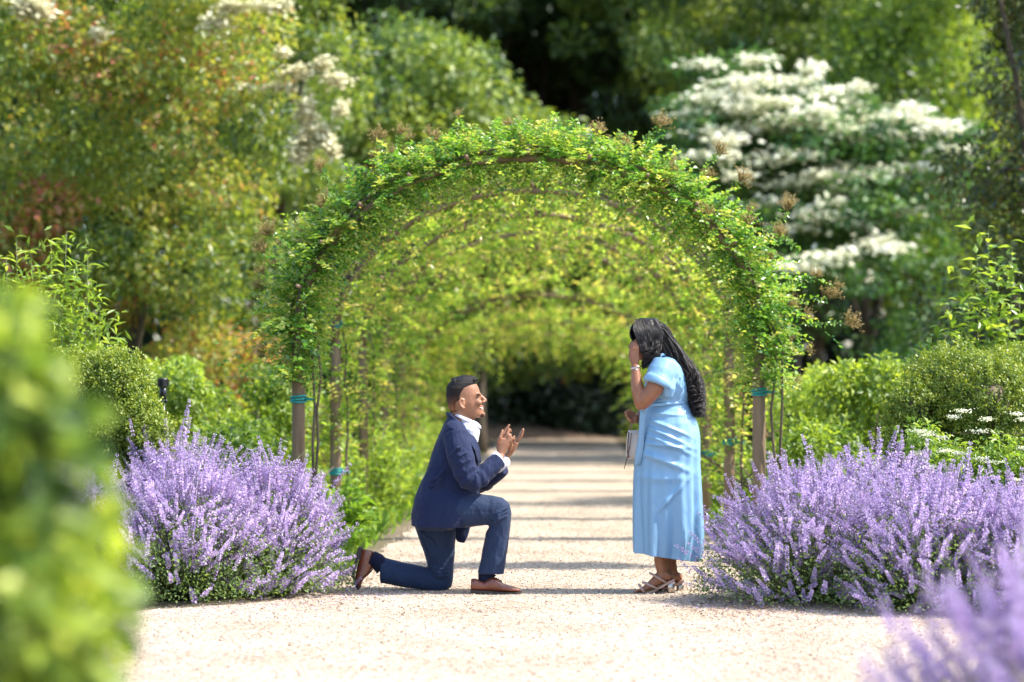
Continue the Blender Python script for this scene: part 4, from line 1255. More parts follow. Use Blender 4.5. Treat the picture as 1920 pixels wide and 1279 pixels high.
h.prof([(zf(f, v, HY), zf(k, v, HY), w) for v, f, k, w in sd_], 28, 2.15)
h.build('clipped_hair', M['fade'], man)
# face pieces
for s in (-1, 1):
    e = MB(); e.tube([zf(474, 350, HY + s * .060), zf(490, 344, HY + s * .054), zf(506, 345, HY + s * .044)], [.0015, .0030, .0018], 6); e.build('eye', M['eye'], man)
    e = MB(); e.tube([zf(460, 328, HY + s * .063), zf(490, 312, HY + s * .056), zf(522, 316, HY + s * .032)], [.0018, .0030, .0024], 6); e.build('eyebrow', M['hair'], man)
e = MB(); e.tube([zf(510, 474, HY - .040), zf(529, 482, HY - .030), zf(544, 484, HY), zf(529, 482, HY + .030), zf(510, 474, HY + .040)], [.0012, .0040, .0046, .0040, .0012], 8); e.build('teeth', M['teeth'], man)
e = MB(); e.prof([(zf(560, 545, HY), zf(500, 545, HY), .030), (zf(567, 562, HY), zf(492, 566, HY), .034), (zf(553, 590, HY), zf(500, 592, HY), .026)], 16); e.build('beard', M['stubble'], man)

# shirt: collar, chest and cuffs
h = MB()
pass
h.prof([(zf(505, 690, HY), zf(260, 600, HY), .075), (zf(512, 760, HY), zf(250, 700, HY), .10), (zf(486, 900, HY), zf(240, 800, HY), .09), (zf(470, 1000, HY), zf(240, 900, HY), .08)], 22, 2.2)
fuse(h, 'shirt', M['shirt'], man, .0045, 2)
h = MB()
h.prof([(zf(528, 730, HY), zf(166, 548, HY), .080), (zf(522, 695, HY), zf(170, 538, HY), .077), (zf(488, 655, HY), zf(178, 527, HY), .071), (zf(470, 642, HY), zf(182, 523, HY), .069)], 30, 2.1, (False, False))
o_ = h.build('shirt_collar', M['shirt'], man); sm_ = o_.modifiers.new('thickness', 'SOLIDIFY'); sm_.thickness = .004
for nm, A_, B_, C_ in (('cuff', zf(742, 1028, 14.70), zf(775, 1080, 14.69), .043), ('cuff', zf(818, 1085, 14.84), zf(800, 1150, 14.86), .044)):
    h = MB(); dv = (zm(690, 640, 14.62) - A_).normalized()
    h.tube([A_ + Vector((0, 0, -.012)), A_ + Vector((0, 0, -.012)) + dv * .03, A_ + Vector((0, 0, -.014)) + dv * .09], [.0375, .040, .041], 18)
    h.build(nm, M['shirt'], man)

# jacket
j = MB()
j.prof([(zm(690, 872), zm(374, 868), .252), (zm(738, 830), zm(375, 800), .252), (zm(745, 760), zm(391, 722), .236), (zm(738, 690), zm(421, 648), .190), (zm(735, 610), zm(455, 570), .172), (zm(738, 530), zm(486, 470), .182), (zm(735, 465), zm(520, 385), .198), (zm(712, 400), zm(548, 322), .195), (zm(680, 345), zm(565, 292), .150), (zm(660, 318), zm(580, 276), .095)], 32, 2.4)
def sleeve(pts, rad, folds):
    P = [Vector(p) for p in pts]; Q = []; Rr = []
    n = 30
    for i in range(n + 1):
        t = i / n * (len(P) - 1); k = min(int(t), len(P) - 2); f = t - k
        p0, p1, p2, p3 = P[max(k - 1, 0)], P[k], P[k + 1], P[min(k + 2, len(P) - 1)]
        q = .5 * ((2 * p1) + (p2 - p0) * f + (2 * p0 - 5 * p1 + 4 * p2 - p3) * f * f + (3 * p1 - p0 - 3 * p2 + p3) * f ** 3)
        Q.append(q); r_0 = rad[k] + (rad[k + 1] - rad[k]) * f
        Rr.append(r_0 + 1.6 * folds * math.sin(i * 1.9) * math.exp(-((i / n - .52) / .2) ** 2))
    j.tube(Q, Rr, 18)
sleeve([zm(608, 385, 14.66), zm(635, 500, 14.60), zm(672, 600, 14.585), zm(712, 626, 14.59), zm(775, 580, 14.63), zm(838, 520, 14.68)], [.078, .082, .074, .064, .058, .0515], .0055)
sleeve([zm(620, 385, 14.97), zm(660, 500, 15.02), zm(705, 610, 15.03), zm(745, 640, 15.0), zm(800, 610, 14.93), zm(858, 558, 14.87)], [.078, .080, .072, .062, .056, .0515], .005)
for k in range(4):                                                      # creases that run from the armpit and the waist button
    y0 = 14.63 + .01 * k
    j.tube([zm(560 + 14 * k, 560 + 26 * k, 14.660), zm(520, 610 + 26 * k, 14.632), zm(455, 640 + 30 * k, 14.645)], [.005, .014, .004], 6)
    j.tube([zm(660 + 16 * k, 440 + 38 * k, 14.53), zm(618 + 12 * k, 455 + 40 * k, 14.512), zm(575 + 12 * k, 500 + 36 * k, 14.545)], [.004, .0125, .004], 6)
j.tube([zm(575, 278, HY - .085), zm(600, 300, HY - .10), zm(640, 345, HY - .105)], [.012, .014, .012], 8)
j.tube([zm(575, 278, HY + .085), zm(600, 300, HY + .10), zm(640, 345, HY + .105)], [.012, .014, .012], 8)
j.tube([zm(576, 276, HY - .085), zm(566, 272, HY), zm(576, 276, HY + .085)], [.012, .014, .012], 8)
# the left front hanging loose behind the raised thigh
j.prof([(zm(690, 760, 15.0), zm(560, 760, 15.0), .03), (zm(692, 860, 15.0), zm(575, 870, 15.0), .026), (zm(676, 925, 15.0), zm(605, 930, 15.0), .020), (zm(655, 962, 15.0), zm(618, 955, 15.0), .010)], 16)
fuse(j, 'jacket', M['navy'], man, .005, 6, disp=(.012, .10))
# lapels, pocket flap and buttons
for s in (-1, 1):
    l = MB()
    pts = [[zm(625, 322, HY + s * .098), zm(668, 352, HY + s * .080)], [zm(655, 375, HY + s * .150), zm(712, 398, HY + s * .085)], [zm(690, 420, HY + s * .172), zm(728, 425, HY + s * .085)], [zm(712, 460, HY + s * .165), zm(742, 470, HY + s * .070)], [zm(735, 530, HY + s * .11), zm(746, 535, HY + s * .055)]]
    rings = [[a, c_, c_ + Vector((-.006, s * .008, 0)), a + Vector((-.004, s * .010, 0))] for a, c_ in pts]
    l.rings(rings); l.build('lapel', M['navy'], man, smooth=False)
l = MB()
l.tube([zm(425, 735, 14.655), zm(418, 775, 14.645), zm(432, 815, 14.634), zm(450, 838, 14.628)], [.004, .005, .005, .004], 6); l.build('pocket_welt', M['navy'], man)
for k in range(3):
    l = MB(); l.ellipsoid(zm(840 - 14 * k, 556 + 14 * k, 14.640), (.0055, .004, .0055), 8); l.build('button', M['sock'], man)

# trousers
t = MB()
t.prof([(zm(690, 760), zm(405, 790), .175), (zm(640, 830), zm(385, 855), .180), (zm(600, 890), zm(398, 885), .165)], 24)
def limb(mb, sts, Y, p=2.15):
    mb.prof([(zm(f[0], f[1], Y), zm(k[0], k[1], Y), w) for f, k, w in sts], 22, p)
limb(t, [((560, 705), (470, 872), .105), ((640, 698), (560, 884), .104), ((735, 698), (650, 880), .098), ((800, 708), (725, 872), .088), ((862, 722), (775, 866), .078), ((898, 752), (790, 872), .072), ((910, 800), (785, 880), .070), ((902, 870), (774, 900), .069), ((890, 960), (758, 965), .068), ((878, 1050), (742, 1050), .067), ((868, 1126), (725, 1124), .068)], 14.69)
limb(t, [((610, 850), (385, 840), .095), ((612, 900), (400, 905), .094), ((606, 1000), (430, 985), .086), ((600, 1080), (458, 1080), .080), ((596, 1150), (470, 1120), .076), ((588, 1195), (470, 1170), .070), ((560, 1217), (480, 1217), .05)], 14.95)
t.prof([(zm(575, 1150, 14.95), zm(530, 1219, 14.95), .070), (zm(500, 1100, 14.95), zm(490, 1219, 14.95), .075), (zm(440, 1088, 14.95), zm(425, 1212, 14.95), .074), (zm(340, 1066, 14.95), zm(330, 1198, 14.95), .070), (zm(215, 1036, 14.95), zm(206, 1176, 14.95), .068)], 22, 2.15)
for k in range(3):
    t.tube([zm(785 + 6 * k, 815 + 24 * k, 14.620), zm(835, 800 + 18 * k, 14.610), zm(888, 775 + 20 * k, 14.625)], [.004, .011, .003], 6)
    t.tube([zm(470 + 10 * k, 1090 + 22 * k, 14.880), zm(520, 1105 + 18 * k, 14.866), zm(575, 1095 + 20 * k, 14.880)], [.004, .012, .003], 6)
    t.tube([zm(420 + 16 * k, 900 + 24 * k, 14.87), zm(480, 950 + 34 * k, 14.852), zm(530, 1030 + 20 * k, 14.870)], [.004, .011, .004], 6)
fuse(t, 'trousers', M['trouser'], man, .005, 6, disp=(.011, .09))
# socks and shoes
for pts, Y in (([(790, 1110), (768, 1140), (770, 1175)], 14.70), ([(225, 1095), (190, 1055), (160, 1040)], 14.94)):
    h = MB(); h.tube([zm(u, v, Y) for u, v in pts], [.050, .046, .046] if Y < 14.8 else [.054, .050, .046], 16); h.build('sock', M['sock'], man)
def shoe(path, Y, sole_pts, heel_pts, lace):
    h = MB()
    h.prof([(zm(f[0], f[1], Y), zm(k[0], k[1], Y), w) for f, k, w in path], 20, 2.4)
    up = fuse(h, 'shoe', M['leather'], man, .0045, 2)
    s_ = MB(); rs = []
    for (u0, v0), (u1, v1), w in sole_pts:
        a, c_ = zm(u0, v0, Y), zm(u1, v1, Y)
        rs.append([a + Vector((0, -w, 0)), a + Vector((0, w, 0)), c_ + Vector((0, w, 0)), c_ + Vector((0, -w, 0))])
    s_.rings(rs)
    o = s_.mesh('sole', False)
    link('sole', o, M['sole'], up, None, True)
    s_ = MB(); rs = []
    for (u0, v0), (u1, v1), w in heel_pts:
        a, c_ = zm(u0, v0, Y), zm(u1, v1, Y)
        rs.append([a + Vector((0, -w, 0)), a + Vector((0, w, 0)), c_ + Vector((0, w, 0)), c_ + Vector((0, -w, 0))])
    s_.rings(rs); link('heel', s_.mesh('heel', False), M['sole'], up, None, True)
    s_ = MB()
    for a, c_ in lace:
        s_.tube([zm(*a, Y - .035), zm((a[0] + c_[0]) / 2 + 3, (a[1] + c_[1]) / 2 - 5, Y), zm(*c_, Y + .035)], [.0028, .0035, .0028], 6)
    s_.build('lace', M['sole'], up)
YF = 14.67
shoe([((692, 1152), (690, 1212), .026), ((715, 1150), (712, 1216), .036), ((760, 1168), (758, 1216), .039), ((800, 1142), (800, 1220), .038), ((830, 1150), (830, 1222), .040), ((862, 1176), (860, 1222), .045), ((905, 1190), (900, 1222), .046), ((940, 1200), (938, 1222), .040), ((958, 1210), (956, 1222), .022)], YF,
     [((688, 1210), (690, 1222), .028), ((720, 1212), (720, 1224), .039), ((800, 1216), (800, 1226), .038), ((880, 1222), (880, 1233), .049), ((930, 1222), (930, 1234), .044), ((962, 1216), (962, 1226), .022)],
     [((689, 1218), (689, 1236), .030), ((760, 1220), (762, 1236), .038)],
     [((815, 1146), (832, 1160)), ((828, 1152), (845, 1168)), ((842, 1160), (856, 1174))])
YR = 14.95
shoe([((172, 1005), (112, 992), .034), ((178, 1040), (100, 1030), .038), ((170, 1090), (88, 1080), .040), ((150, 1128), (76, 1125), .044), ((122, 1152), (76, 1160), .046), ((108, 1180), (86, 1188), .042), ((105, 1202), (95, 1204), .028)], YR,
     [((104, 985), (92, 982), .036), ((92, 1040), (80, 1036), .038), ((76, 1090), (64, 1088), .042), ((70, 1135), (59, 1134), .047), ((80, 1175), (69, 1180), .045), ((98, 1204), (90, 1211), .026)],
     [((112, 976), (84, 1010), .036), ((104, 1050), (76, 1046), .037)],
     [((160, 1110), (172, 1098)), ((150, 1122), (163, 1112))])

# ---- the standing woman
wom = empty('person', (float(zs(470, 1205).x), 14.80, 0))
tag(wom, 'standing woman with long dark wavy hair in a pale blue dress, hand over face', 'person')
b = MB()
WY = 14.80
hs = [(112, 405, 520, .035), (140, 365, 560, .058), (190, 335, 590, .072), (240, 322, 600, .076), (290, 318, 598, .076), (330, 315, 590, .073), (370, 316, 570, .069), (405, 322, 545, .063), (435, 332, 510, .055), (460, 350, 470, .040), (474, 372, 440, .025)]
b.prof([(zw(f, v, WY), zw(k, v, WY), w) for v, f, k, w in hs], 24, 2.15)
b.tube([zw(322, 300, WY), zw(308, 335, WY), zw(296, 362, WY)], [.009, .011, .012], 8)
b.ellipsoid(zw(318, 405, WY), (.009, .022, .008), 8); b.ellipsoid(zw(320, 425, WY), (.010, .020, .008), 8)
b.tube([zw(510, 420, WY), zw(560, 500, WY), zw(620, 560, WY)], [.052, .052, .06], 14)
# near (left) arm and its hand over the face
b.tube([zw(610, 540, 14.64), zw(530, 730, 14.60), zw(470, 800, 14.60), zw(412, 862, 14.61)], [.055, .054, .051, .047], 16)
b.ellipsoid(zw(408, 868, 14.61), (.045, .044, .044), 12)
b.tube([zw(405, 860, 14.61), zw(378, 760, 14.62), zw(360, 660, 14.635), zw(352, 560, 14.65), zw(350, 520, 14.66)], [.044, .041, .035, .0265, .0265], 16)
HYW = 14.69
b.prof([(zw(322, 540, HYW), zw(378, 540, HYW), .020), (zw(306, 490, HYW), zw(386, 490, HYW), .018), (zw(300, 440, HYW), zw(390, 440, HYW), .016), (zw(302, 395, HYW), zw(386, 395, HYW), .013)], 16, 2.3)
finger(b, [zw(312, 410, HYW), zw(310, 365, HYW), zw(322, 325, HYW + .012), zw(334, 300, HYW + .03)], .0092, .0070)
finger(b, [zw(332, 408, HYW - .004), zw(334, 355, HYW - .004), zw(340, 312, HYW + .008), zw(350, 282, HYW + .024)], .0095, .0070)
finger(b, [zw(354, 408, HYW - .005), zw(358, 358, HYW - .005), zw(362, 320, HYW + .002), zw(370, 292, HYW + .015)], .0095, .0070)
finger(b, [zw(374, 415, HYW - .004), zw(380, 372, HYW - .006), zw(384, 340, HYW), zw(390, 318, HYW + .01)], .0085, .0064)
finger(b, [zw(310, 480, HYW + .01), zw(300, 430, HYW + .03), zw(304, 385, HYW + .045), zw(312, 362, HYW + .05)], .0105, .0075)
# far (right) arm and its half closed hand in front of the waist
b.tube([zw(590, 540, 14.97), zw(540, 760, 15.02), zw(530, 900, 15.0)], [.055, .052, .046], 14)
b.tube([zw(530, 900, 15.0), zw(430, 960, 14.95), zw(365, 1010, 14.90)], [.046, .038, .027], 14)
YH = 14.89
b.prof([(zw(372, 975, YH), zw(368, 1040, YH), .022), (zw(345, 968, YH), zw(335, 1060, YH), .021), (zw(318, 958, YH), zw(305, 1052, YH), .018)], 14, 2.3)
for k, (x0, y0, x1, y1) in enumerate(((320, 968, 262, 940), (316, 990, 268, 965), (314, 1012, 284, 985), (318, 1038, 305, 1000))):
    finger(b, [zw(x0, y0, YH - .012), zw((x0 + x1) / 2 - 14, (y0 + y1) / 2 + 6, YH - .03), zw(x1 - 6, y1 + 8, YH - .045), zw(x1 + 14, y1 + 26, YH - .05)], .0098, .0072)
finger(b, [zw(345, 962, YH - .01), zw(315, 942, YH - .028), zw(288, 934, YH - .035), zw(270, 938, YH - .035)], .0105, .0078)
b.prof([(zw(470, 560), zw(760, 560), .15), (zw(450, 720), zw(830, 720), .14), (zw(460, 880), zw(840, 880), .13), (zw(430, 1100), zw(890, 1100), .155), (zw(430, 1270), zw(900, 1270), .15)], 22)
# legs, ankles and feet
for (Y, du, dv) in ((14.74, 0, 0), (14.89, 72, 8)):
    b.tube([zs(480 + du * .6, 300, Y), zs(500 + du * .8, 600, Y), zs(495 + du, 820 + dv, Y), zs(490 + du, 960 + dv, Y), zs(505 + du, 1040 + dv, Y)], [.075, .058, .050, .040, .036], 16)
    b.ellipsoid(zs(545 + du, 1072 + dv, Y), (.034, .030, .032), 12)
    b.prof([(zs(530 + du, 1030 + dv, Y), zs(588 + du, 1085 + dv, Y), .030), (zs(480 + du, 1020 + dv, Y), zs(545 + du, 1110 + dv, Y), .033), (zs(440 + du, 1065 + dv, Y), zs(490 + du, 1140 + dv, Y), .033), (zs(395 + du, 1115 + dv, Y), zs(420 + du, 1180 + dv, Y), .037), (zs(350 + du, 1155 + dv, Y), zs(360 + du, 1198 + dv, Y), .040), (zs(325 + du, 1175 + dv, Y), zs(328 + du, 1202 + dv, Y), .036)], 16, 2.2)
    for q in range(5):
        s = -1 + q * .5
        finger(b, [zs(345 + du, 1180 + dv, Y + s * .032), zs(318 + du - 8 + 6 * q * .6, 1184 + dv, Y + s * .036), zs(296 + du + 7 * q * .7, 1196 + dv, Y + s * .038)], .0095, .0085)
fuse(b, 'body', M['skin_w'], wom, .0042, 3)
# sandals
for (Y, du, dv) in ((14.74, 0, 0), (14.89, 72, 8)):
    s_ = MB(); rs = []
    for (u0, v0, v1, w) in ((285, 1198, 1212, .030), (320, 1200, 1214, .044), (380, 1198, 1213, .044), (440, 1176, 1192, .036), (500, 1142, 1160, .032), (560, 1106, 1124, .034), (596, 1092, 1112, .030)):
        a, c_ = zs(u0 + du, v0 + dv, Y), zs(u0 + du, v1 + dv, Y)
        rs.append([a + Vector((0, -w, 0)), a + Vector((0, w, 0)), c_ + Vector((0, w, 0)), c_ + Vector((0, -w, 0))])
    s_.rings(rs); so = link('sandal', s_.mesh('sandal', False), M['strap'], wom, None, True)
    s_ = MB()
    s_.prof([(zs(536 + du, 1112 + dv, Y), zs(598 + du, 1104 + dv, Y), .031), (zs(538 + du, 1160 + dv, Y), zs(598 + du, 1160 + dv, Y), .030), (zs(540 + du, 1204 + dv, Y), zs(600 + du, 1206 + dv, Y), .032)], 18, 3.5)
    link('heel', s_.mesh('heel'), M['pearl'], so, None, True)
    for (u0, v0, u1, v1, w, rr0) in ((415, 1062, 530, 1118, .036, .0085), (362, 1132, 470, 1170, .042, .009), (330, 1150, 362, 1198, .045, .009)):
        s_ = MB()
        a, c_ = zs(u0 + du, v0 + dv, Y), zs(u1 + du, v1 + dv, Y)
        s_.tube([c_ + Vector((0, -w, 0)), a.lerp(c_, .5) + Vector((-.004, -w * .98, .006)), a + Vector((-.004, -w * .45, .008)), a + Vector((-.006, w * .45, .008)), a.lerp(c_, .5) + Vector((-.004, w * .98, .006)), c_ + Vector((0, w, 0))], [rr0] * 6, 8, flat=(Vector((.3, 0, .95)).normalized(), .8))
        s_.build('strap', M['strap'], so)

# dress: bodice with rolled sleeves, wrapped skirt, sash
d = MB()
d.prof([(zw(560, 448), zw(690, 424), .10), (zw(520, 480), zw(742, 466), .158), (zw(478, 530), zw(786, 520), .178), (zw(448, 600), zw(818, 588), .180), (zw(435, 690), zw(845, 680), .166), (zw(432, 780), zw(858, 770), .156), (zw(452, 850), zw(846, 842), .140), (zw(458, 885), zw(840, 870), .134), (zw(456, 925), zw(850, 912), .120)], 36, 2.3)
d.tube([zw(622, 500, 14.655), zw(590, 585, 14.625), zw(560, 660, 14.605), zw(548, 690, 14.60)], [.075, .080, .079, .078], 20)
d.tube([zw(575, 640, 14.612), zw(556, 672, 14.604), zw(545, 700, 14.600)], [.083, .0855, .0850], 20)
d.tube([zw(640, 660, 14.635), zw(655, 740, 14.62), zw(650, 810, 14.625)], [.050, .046, .028], 12)
d.tube([zw(600, 500, 14.95), zw(570, 600, 14.98), zw(555, 680, 15.0)], [.075, .078, .078], 18)
for k in range(5):                                                       # creases under the arm and across the waist
    d.tube([zw(690 + 26 * k, 560 + 20 * k, 14.645), zw(700 + 22 * k, 640 + 26 * k, 14.636 + .003 * k), zw(690 + 14 * k, 760 + 16 * k, 14.66)], [.003, .007, .003], 6)
    d.tube([zw(470 + 20 * k, 850 + 6 * k, 14.668), zw(600 + 14 * k, 840 + 9 * k, 14.657), zw(780, 815 + 13 * k, 14.675)], [.002, .0055, .002], 6)
fuse(d, 'dress_bodice', M['satin'], wom, .005, 8, disp=(.006, .10))
def skirt():
    sts = [(-262, 384, 708, .134), (-240, 376, 718, .139), (-195, 362, 742, .157), (-110, 342, 774, .180), (-40, 328, 790, .189), (0, 318, 794, .191), (60, 306, 796, .191), (120, 297, 796, .190), (200, 290, 796, .187), (300, 283, 800, .187), (420, 281, 804, .184), (550, 281, 808, .182), (700, 284, 812, .180), (800, 287, 806, .178), (850, 290, 795, .176), (886, 292, 784, .175)]
    rows = []
    n = 200
    m_ = 270
    V = np.array([s[0] for s in sts], float)
    for i in range(m_ + 1):
        v = V[0] + (V[-1] - V[0]) * i / m_
        f = np.interp(v, V, [s[1] for s in sts]); k = np.interp(v, V, [s[2] for s in sts]); hd = np.interp(v, V, [s[3] for s in sts])
        ring = []
        tt = i / m_
        for q in range(n):
            a = 2 * math.pi * q / n
            ct, sn = math.cos(a), math.sin(a)
            # a: 0 = front (left in the picture), -pi/2 side = towards the camera (sn < 0)
            cx = (f + k) / 2; hx = (k - f) / 2
            e = 2 / 2.25
            u = cx - hx * math.copysign(abs(ct) ** e, ct)
            y = hd * math.copysign(abs(sn) ** e, sn)
            # draped folds that fan from the front knot, and soft hanging folds lower down
            s = (u - f) / (k - f)                                          # 0 front .. 1 back
            near = max(0, -sn)
            fold = 0
            for (v0, sl, am, wd_) in ((-200, 60, .018, 12), (-150, 120, .026, 15), (-95, 150, .030, 16), (-40, 150, .036, 19), (25, 95, .034, 17), (110, 130, .040, 26), (300, 40, .018, 30)):
                line = v0 + sl * s + 60 * s * s * (1 if sl > 100 else -.6)
                fold += am * math.exp(-((v - line) / wd_) ** 2) * min(1, s * 7) * max(0, 1 - s * .95)
            fold += .022 * math.exp(-((v - (560 - 520 * (s - .32))) / 26) ** 2) * (1 if s > .3 else 0) * min(1, max(0, (s - .3) * 6)) * max(0, 1 - (s - .3) * 1.3)
            fold += .024 * math.exp(-((v - (690 - 900 * (s - .78))) / 60) ** 2) * (1 if .7 < s < 1 else 0)
            hang = .017 * tt * tt * math.sin(a * 9 + 1.2 * math.sin(a * 2)) + .008 * tt * math.sin(a * 17 + 2)
            rad_ = 1 + (fold * near + hang) / .19
            dv = 72 * tt ** 5 * s                                          # hem dips towards the back
            p = zs(cx + (u - cx) * (1 + hang / .19), v + dv, 14.80)
            p.y = 14.80 + y * rad_
            ring.append(p)
        rows.append(ring)
    o = MB(); o.rings(rows, (False, False))
    me = o.mesh('dress_skirt')
    ob = link('dress_skirt', me, M['satin'], wom, None, True)
    so = ob.modifiers.new('thickness', 'SOLIDIFY'); so.thickness = .003; so.offset = -1
    return ob
skirt()
s_ = MB()
rs = []
for (u0, u1, v, y, th) in ((400, 452, 905, 14.66, .012), (392, 450, 960, 14.655, .014), (386, 442, 1040, 14.665, .012), (382, 436, 1140, 14.67, .012), (378, 430, 1240, 14.675, .011), (362, 420, 1320, 14.68, .010), (345, 405, 1400, 14.69, .009), (335, 398, 1440, 14.70, .007)):
    rs.append([zw(u0, v, y - th), zw((u0 * 2 + u1) / 3, v, y - th - .007), zw((u0 + 2 * u1) / 3, v, y - th + .004), zw(u1, v, y - th - .004), zw(u1, v, y + th), zw(u0, v, y + th)])
s_.rings(rs); s_.build('sash', M['satin'], wom)
s_ = MB(); s_.ellipsoid(zw(432, 905, 14.645), (.024, .022, .030), 12); s_.tube([zw(432, 890, 14.645), zw(520, 882, 14.650), zw(640, 872, 14.648), zw(780, 862, 14.685), zw(842, 866, 14.77)], [.012, .010, .010, .010, .008], 10); s_.build('waist_tie', M['satin'], wom)
s_ = MB()
s_.tube([zw(572, 646, 14.610), zw(560, 668, 14.606), zw(548, 692, 14.602), zw(545, 700, 14.601)], [.0845, .0885, .0890, .0860], 26)
s_.build('sleeve_cuff', M['satin'], wom)
# collar band
s_ = MB(); s_.tube([zw(478, 530, 14.68), zw(540, 455, 14.685), zw(600, 418, 14.70), zw(680, 428, 14.74), zw(700, 440, 14.80)], [.006, .009, .010, .010, .008], 8); s_.build('collar', M['satin'], wom)
# hair: a cap and many wavy locks
h = MB()
cap = [(82, 440, 520, .030), (95, 390, 560, .052), (125, 345, 600, .075), (170, 315, 632, .092), (220, 303, 652, .094), (270, 312, 662, .095), (320, 352, 668, .094), (370, 380, 680, .094), (420, 395, 700, .088), (470, 420, 730, .075), (520, 480, 760, .05)]
h.prof([(zw(f, v, WY), zw(k, v, WY), w) for v, f, k, w in cap], 28, 2.2)
fuse(h, 'hair', M['longhair'], wom, .006, 3, disp=(.012, .025))
def lock(mb, pts, r0, wav, ph, seed):
    P = [Vector(p) for p in pts]; n = 34; Q = []; Rr = []
    for i in range(n + 1):
        t = i / n * (len(P) - 1); k = min(int(t), len(P) - 2); f = t - k
        p0, p1, p2, p3 = P[max(k - 1, 0)], P[k], P[k + 1], P[min(k + 2, len(P) - 1)]
        q = .5 * ((2 * p1) + (p2 - p0) * f + (2 * p0 - 5 * p1 + 4 * p2 - p3) * f * f + (3 * p1 - p0 - 3 * p2 + p3) * f ** 3)
        T_ = i / n
        amp = wav * (.15 + 1.25 * min(1, max(0, T_ - .22) * 1.8))
        q += Vector((amp * math.sin(T_ * 27 + ph), amp * math.cos(T_ * 27 + ph) * .8, 0))
        Q.append(q); Rr.append(r0 * (.55 + .75 * math.sin(math.pi * min(1, T_ * .9 + .06))) * (1 if i < n else .3))
    mb.tube(Q, Rr, 4)
rr_ = random.Random(12)
lk = MB()
for k in range(900):                                                     # down the back
    c = rr_.random(); yy = rr_.uniform(-1, 1)
    o = c
    top = zw(385 + 140 * rr_.random(), 80 + 22 * yy * yy + 8 * rr_.random(), WY + yy * .045)
    a = zw(545 + 70 * o, 150 + 40 * yy * yy + 40 * (1 - o), WY + yy * .09)
    m1 = zw(600 + 110 * o, 300 + 60 * (1 - o), WY + yy * .10)
    m2 = zw(700 + 130 * o, 470 + 50 * (1 - o), WY + yy * .115)
    m3 = zw(800 + 125 * o, 620 + 30 * (1 - o), WY + yy * .11)
    e1 = zw(850 + 110 * o, 780 + rr_.uniform(-10, 10), WY + yy * .10)
    en = zw(875 + 90 * o, rr_.uniform(880, 1010), WY + yy * .10)
    lock(lk, [top, a, m1, m2, m3, e1, en], rr_.uniform(.0010, .0026), (.008 + .010 * (int(o * 9) % 3) / 2) * rr_.uniform(.5, 1.3), int(o * 9) * 2.1 + int((yy + 1) * 4) * 1.3 + rr_.gauss(0, .8), k)
for k in range(560):                                                     # the near side, over the ear to the shoulder
    o = rr_.random()
    s = -1 if k % 5 else 1
    top = zw(350 + 180 * o, 88 + 24 * rr_.random(), WY + s * (.035 + .02 * rr_.random()))
    a = zw(330 + 260 * o, 185, WY + s * .100)
    m1 = zw(370 + 230 * o, 290, WY + s * (.108 + .01 * rr_.random()))
    m2 = zw(400 + 180 * o, 370 + 20 * rr_.random(), WY + s * (.118 + .012 * rr_.random()))
    m3 = zw(430 + 140 * o, 430, WY + s * .115)
    en = zw(410 + 110 * o, 480 + 90 * rr_.random() * (1 - o), WY + s * .10)
    lock(lk, [top, a, m1, m2, m3, en], rr_.uniform(.0010, .0024), (.006 + .008 * (int(o * 7) % 2)) * rr_.uniform(.5, 1.3), int(o * 7) * 1.9 + rr_.gauss(0, .8), k)
for k in range(120):                                                      # fringe at the forehead
    yy = rr_.uniform(-1, .6)
    lock(lk, [zw(420, 92, WY + yy * .04), zw(340, 130, WY + yy * .06), zw(305, 195, WY + yy * .075), zw(312, 262, WY + yy * .082), zw(345, 310, WY + yy * .09 - .01)], .002, .003, k * .1, k)
for k in range(170):                                                     # loose curls on the outside and at the ends
    yy = rr_.uniform(-1, 1); o = rr_.uniform(.75, 1.08); v0 = rr_.uniform(480, 760)
    x0 = np.interp(v0, [480, 620, 780, 900, 1000], [845, 925, 962, 968, 955]); 
    q = [zw(np.interp(v0 + d_, [480, 620, 780, 900, 1000], [845, 925, 962, 966, 950]) - (1.08 - o) * 260, v0 + d_, WY + yy * .115 - .012) for d_ in (0, 60, 120, 180, rr_.uniform(200, 245))]
    lock(lk, q, rr_.uniform(.0018, .0034), rr_.uniform(.010, .020), rr_.uniform(0, 6.28), k)
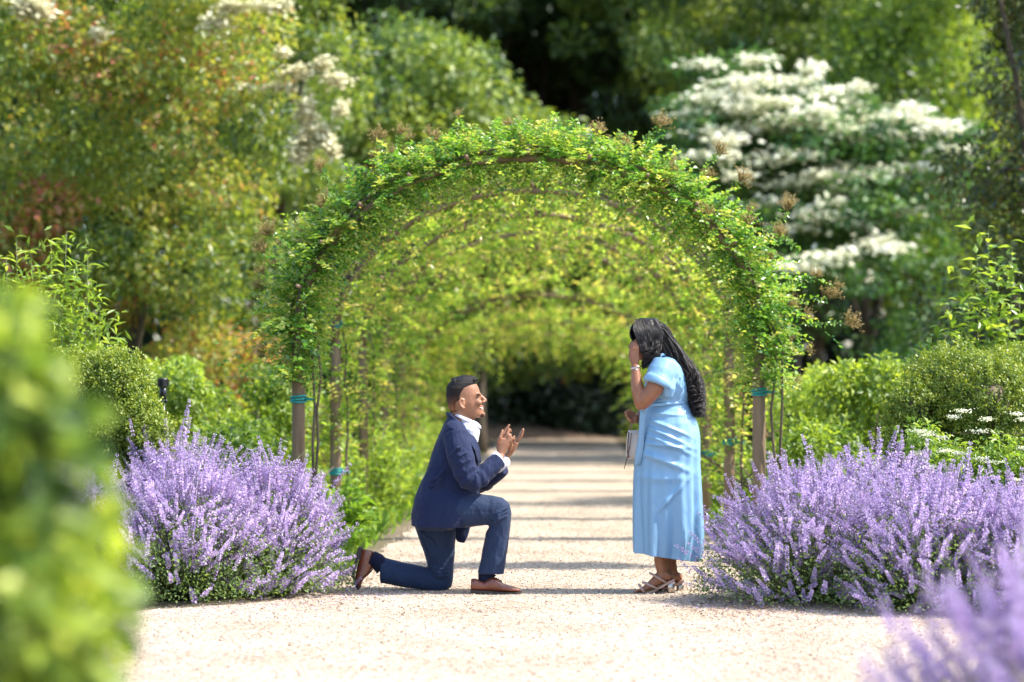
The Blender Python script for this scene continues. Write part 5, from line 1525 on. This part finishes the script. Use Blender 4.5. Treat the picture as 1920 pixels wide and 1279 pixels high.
for k in range(90):                                                      # stray hairs
    yy = rr_.uniform(-1, 1); o = rr_.uniform(.85, 1.12)
    lock(lk, [zw(480, 84, WY + yy * .04), zw(560 + 70 * o, 150, WY + yy * .09), zw(600 + 112 * o, 300, WY + yy * .11), zw(700 + 135 * o, 470, WY + yy * .125), zw(800 + 130 * o, 620, WY + yy * .12), zw(855 + 112 * o, 790 + rr_.uniform(-60, 40), WY + yy * .11)], .0008, .02 * rr_.random(), rr_.uniform(0, 6), k)
lk.build('hair_lock', M['longhair'], wom, kind='stuff')
# bracelets
for z0, tl in ((536, .3), (552, -.25)):
    s_ = MB(); c_ = zw(349, z0, 14.655)
    s_.tube([c_ + Vector((.031 * math.cos(a), .031 * math.sin(a), .012 * math.cos(a) * tl * 2)) for a in [2 * math.pi * i / 18 for i in range(19)]], .0026, 6)
    s_.build('bracelet', M['silver'], wom)
# ---- handbag in her far hand
bag = empty('handbag', tuple(zw(345, 1279, 14.93)))
tag(bag, 'small cream leather handbag with a dark tassel hanging from the woman\'s lowered hand', 'handbag')
def zb(px, py, Y=14.93): return at(px, py, Y)
s_ = MB()
s_.prof([(zb(1178, 807), zb(1216, 806), .022), (zb(1176, 815), zb(1218, 814), .032), (zb(1174, 835), zb(1219, 834), .036), (zb(1173, 853), zb(1219, 852), .036), (zb(1175, 861), zb(1217, 860), .026)], 20, 3.6)
s_.build('bag_body', M['bag'], bag)
s_ = MB(); s_.tube([zb(1179, 810, 14.905), zb(1177, 830, 14.892), zb(1176, 848, 14.892), zb(1179, 858, 14.90)], [.004] * 4, 6); s_.build('bag_trim', M['bagtrim'], bag)
s_ = MB(); s_.tube([zb(1184, 812, 14.89), zb(1181, 835, 14.888), zb(1176, 858, 14.886), zb(1170, 880, 14.886)], [.0025, .003, .0045, .002], 6); s_.build('tassel', M['bagtrim'], bag)
s_ = MB(); s_.tube([zb(1180, 808), zb(1184, 795, 14.885), zb(1191, 790, 14.885), zb(1200, 796), zb(1213, 808)], .0045, 8); s_.build('handle', M['bagtrim'], bag)
for x in (1183, 1193):
    s_ = MB(); s_.ellipsoid(zb(x, 814, 14.897), (.005, .004, .005), 8); s_.build('stud', M['silver'], bag)
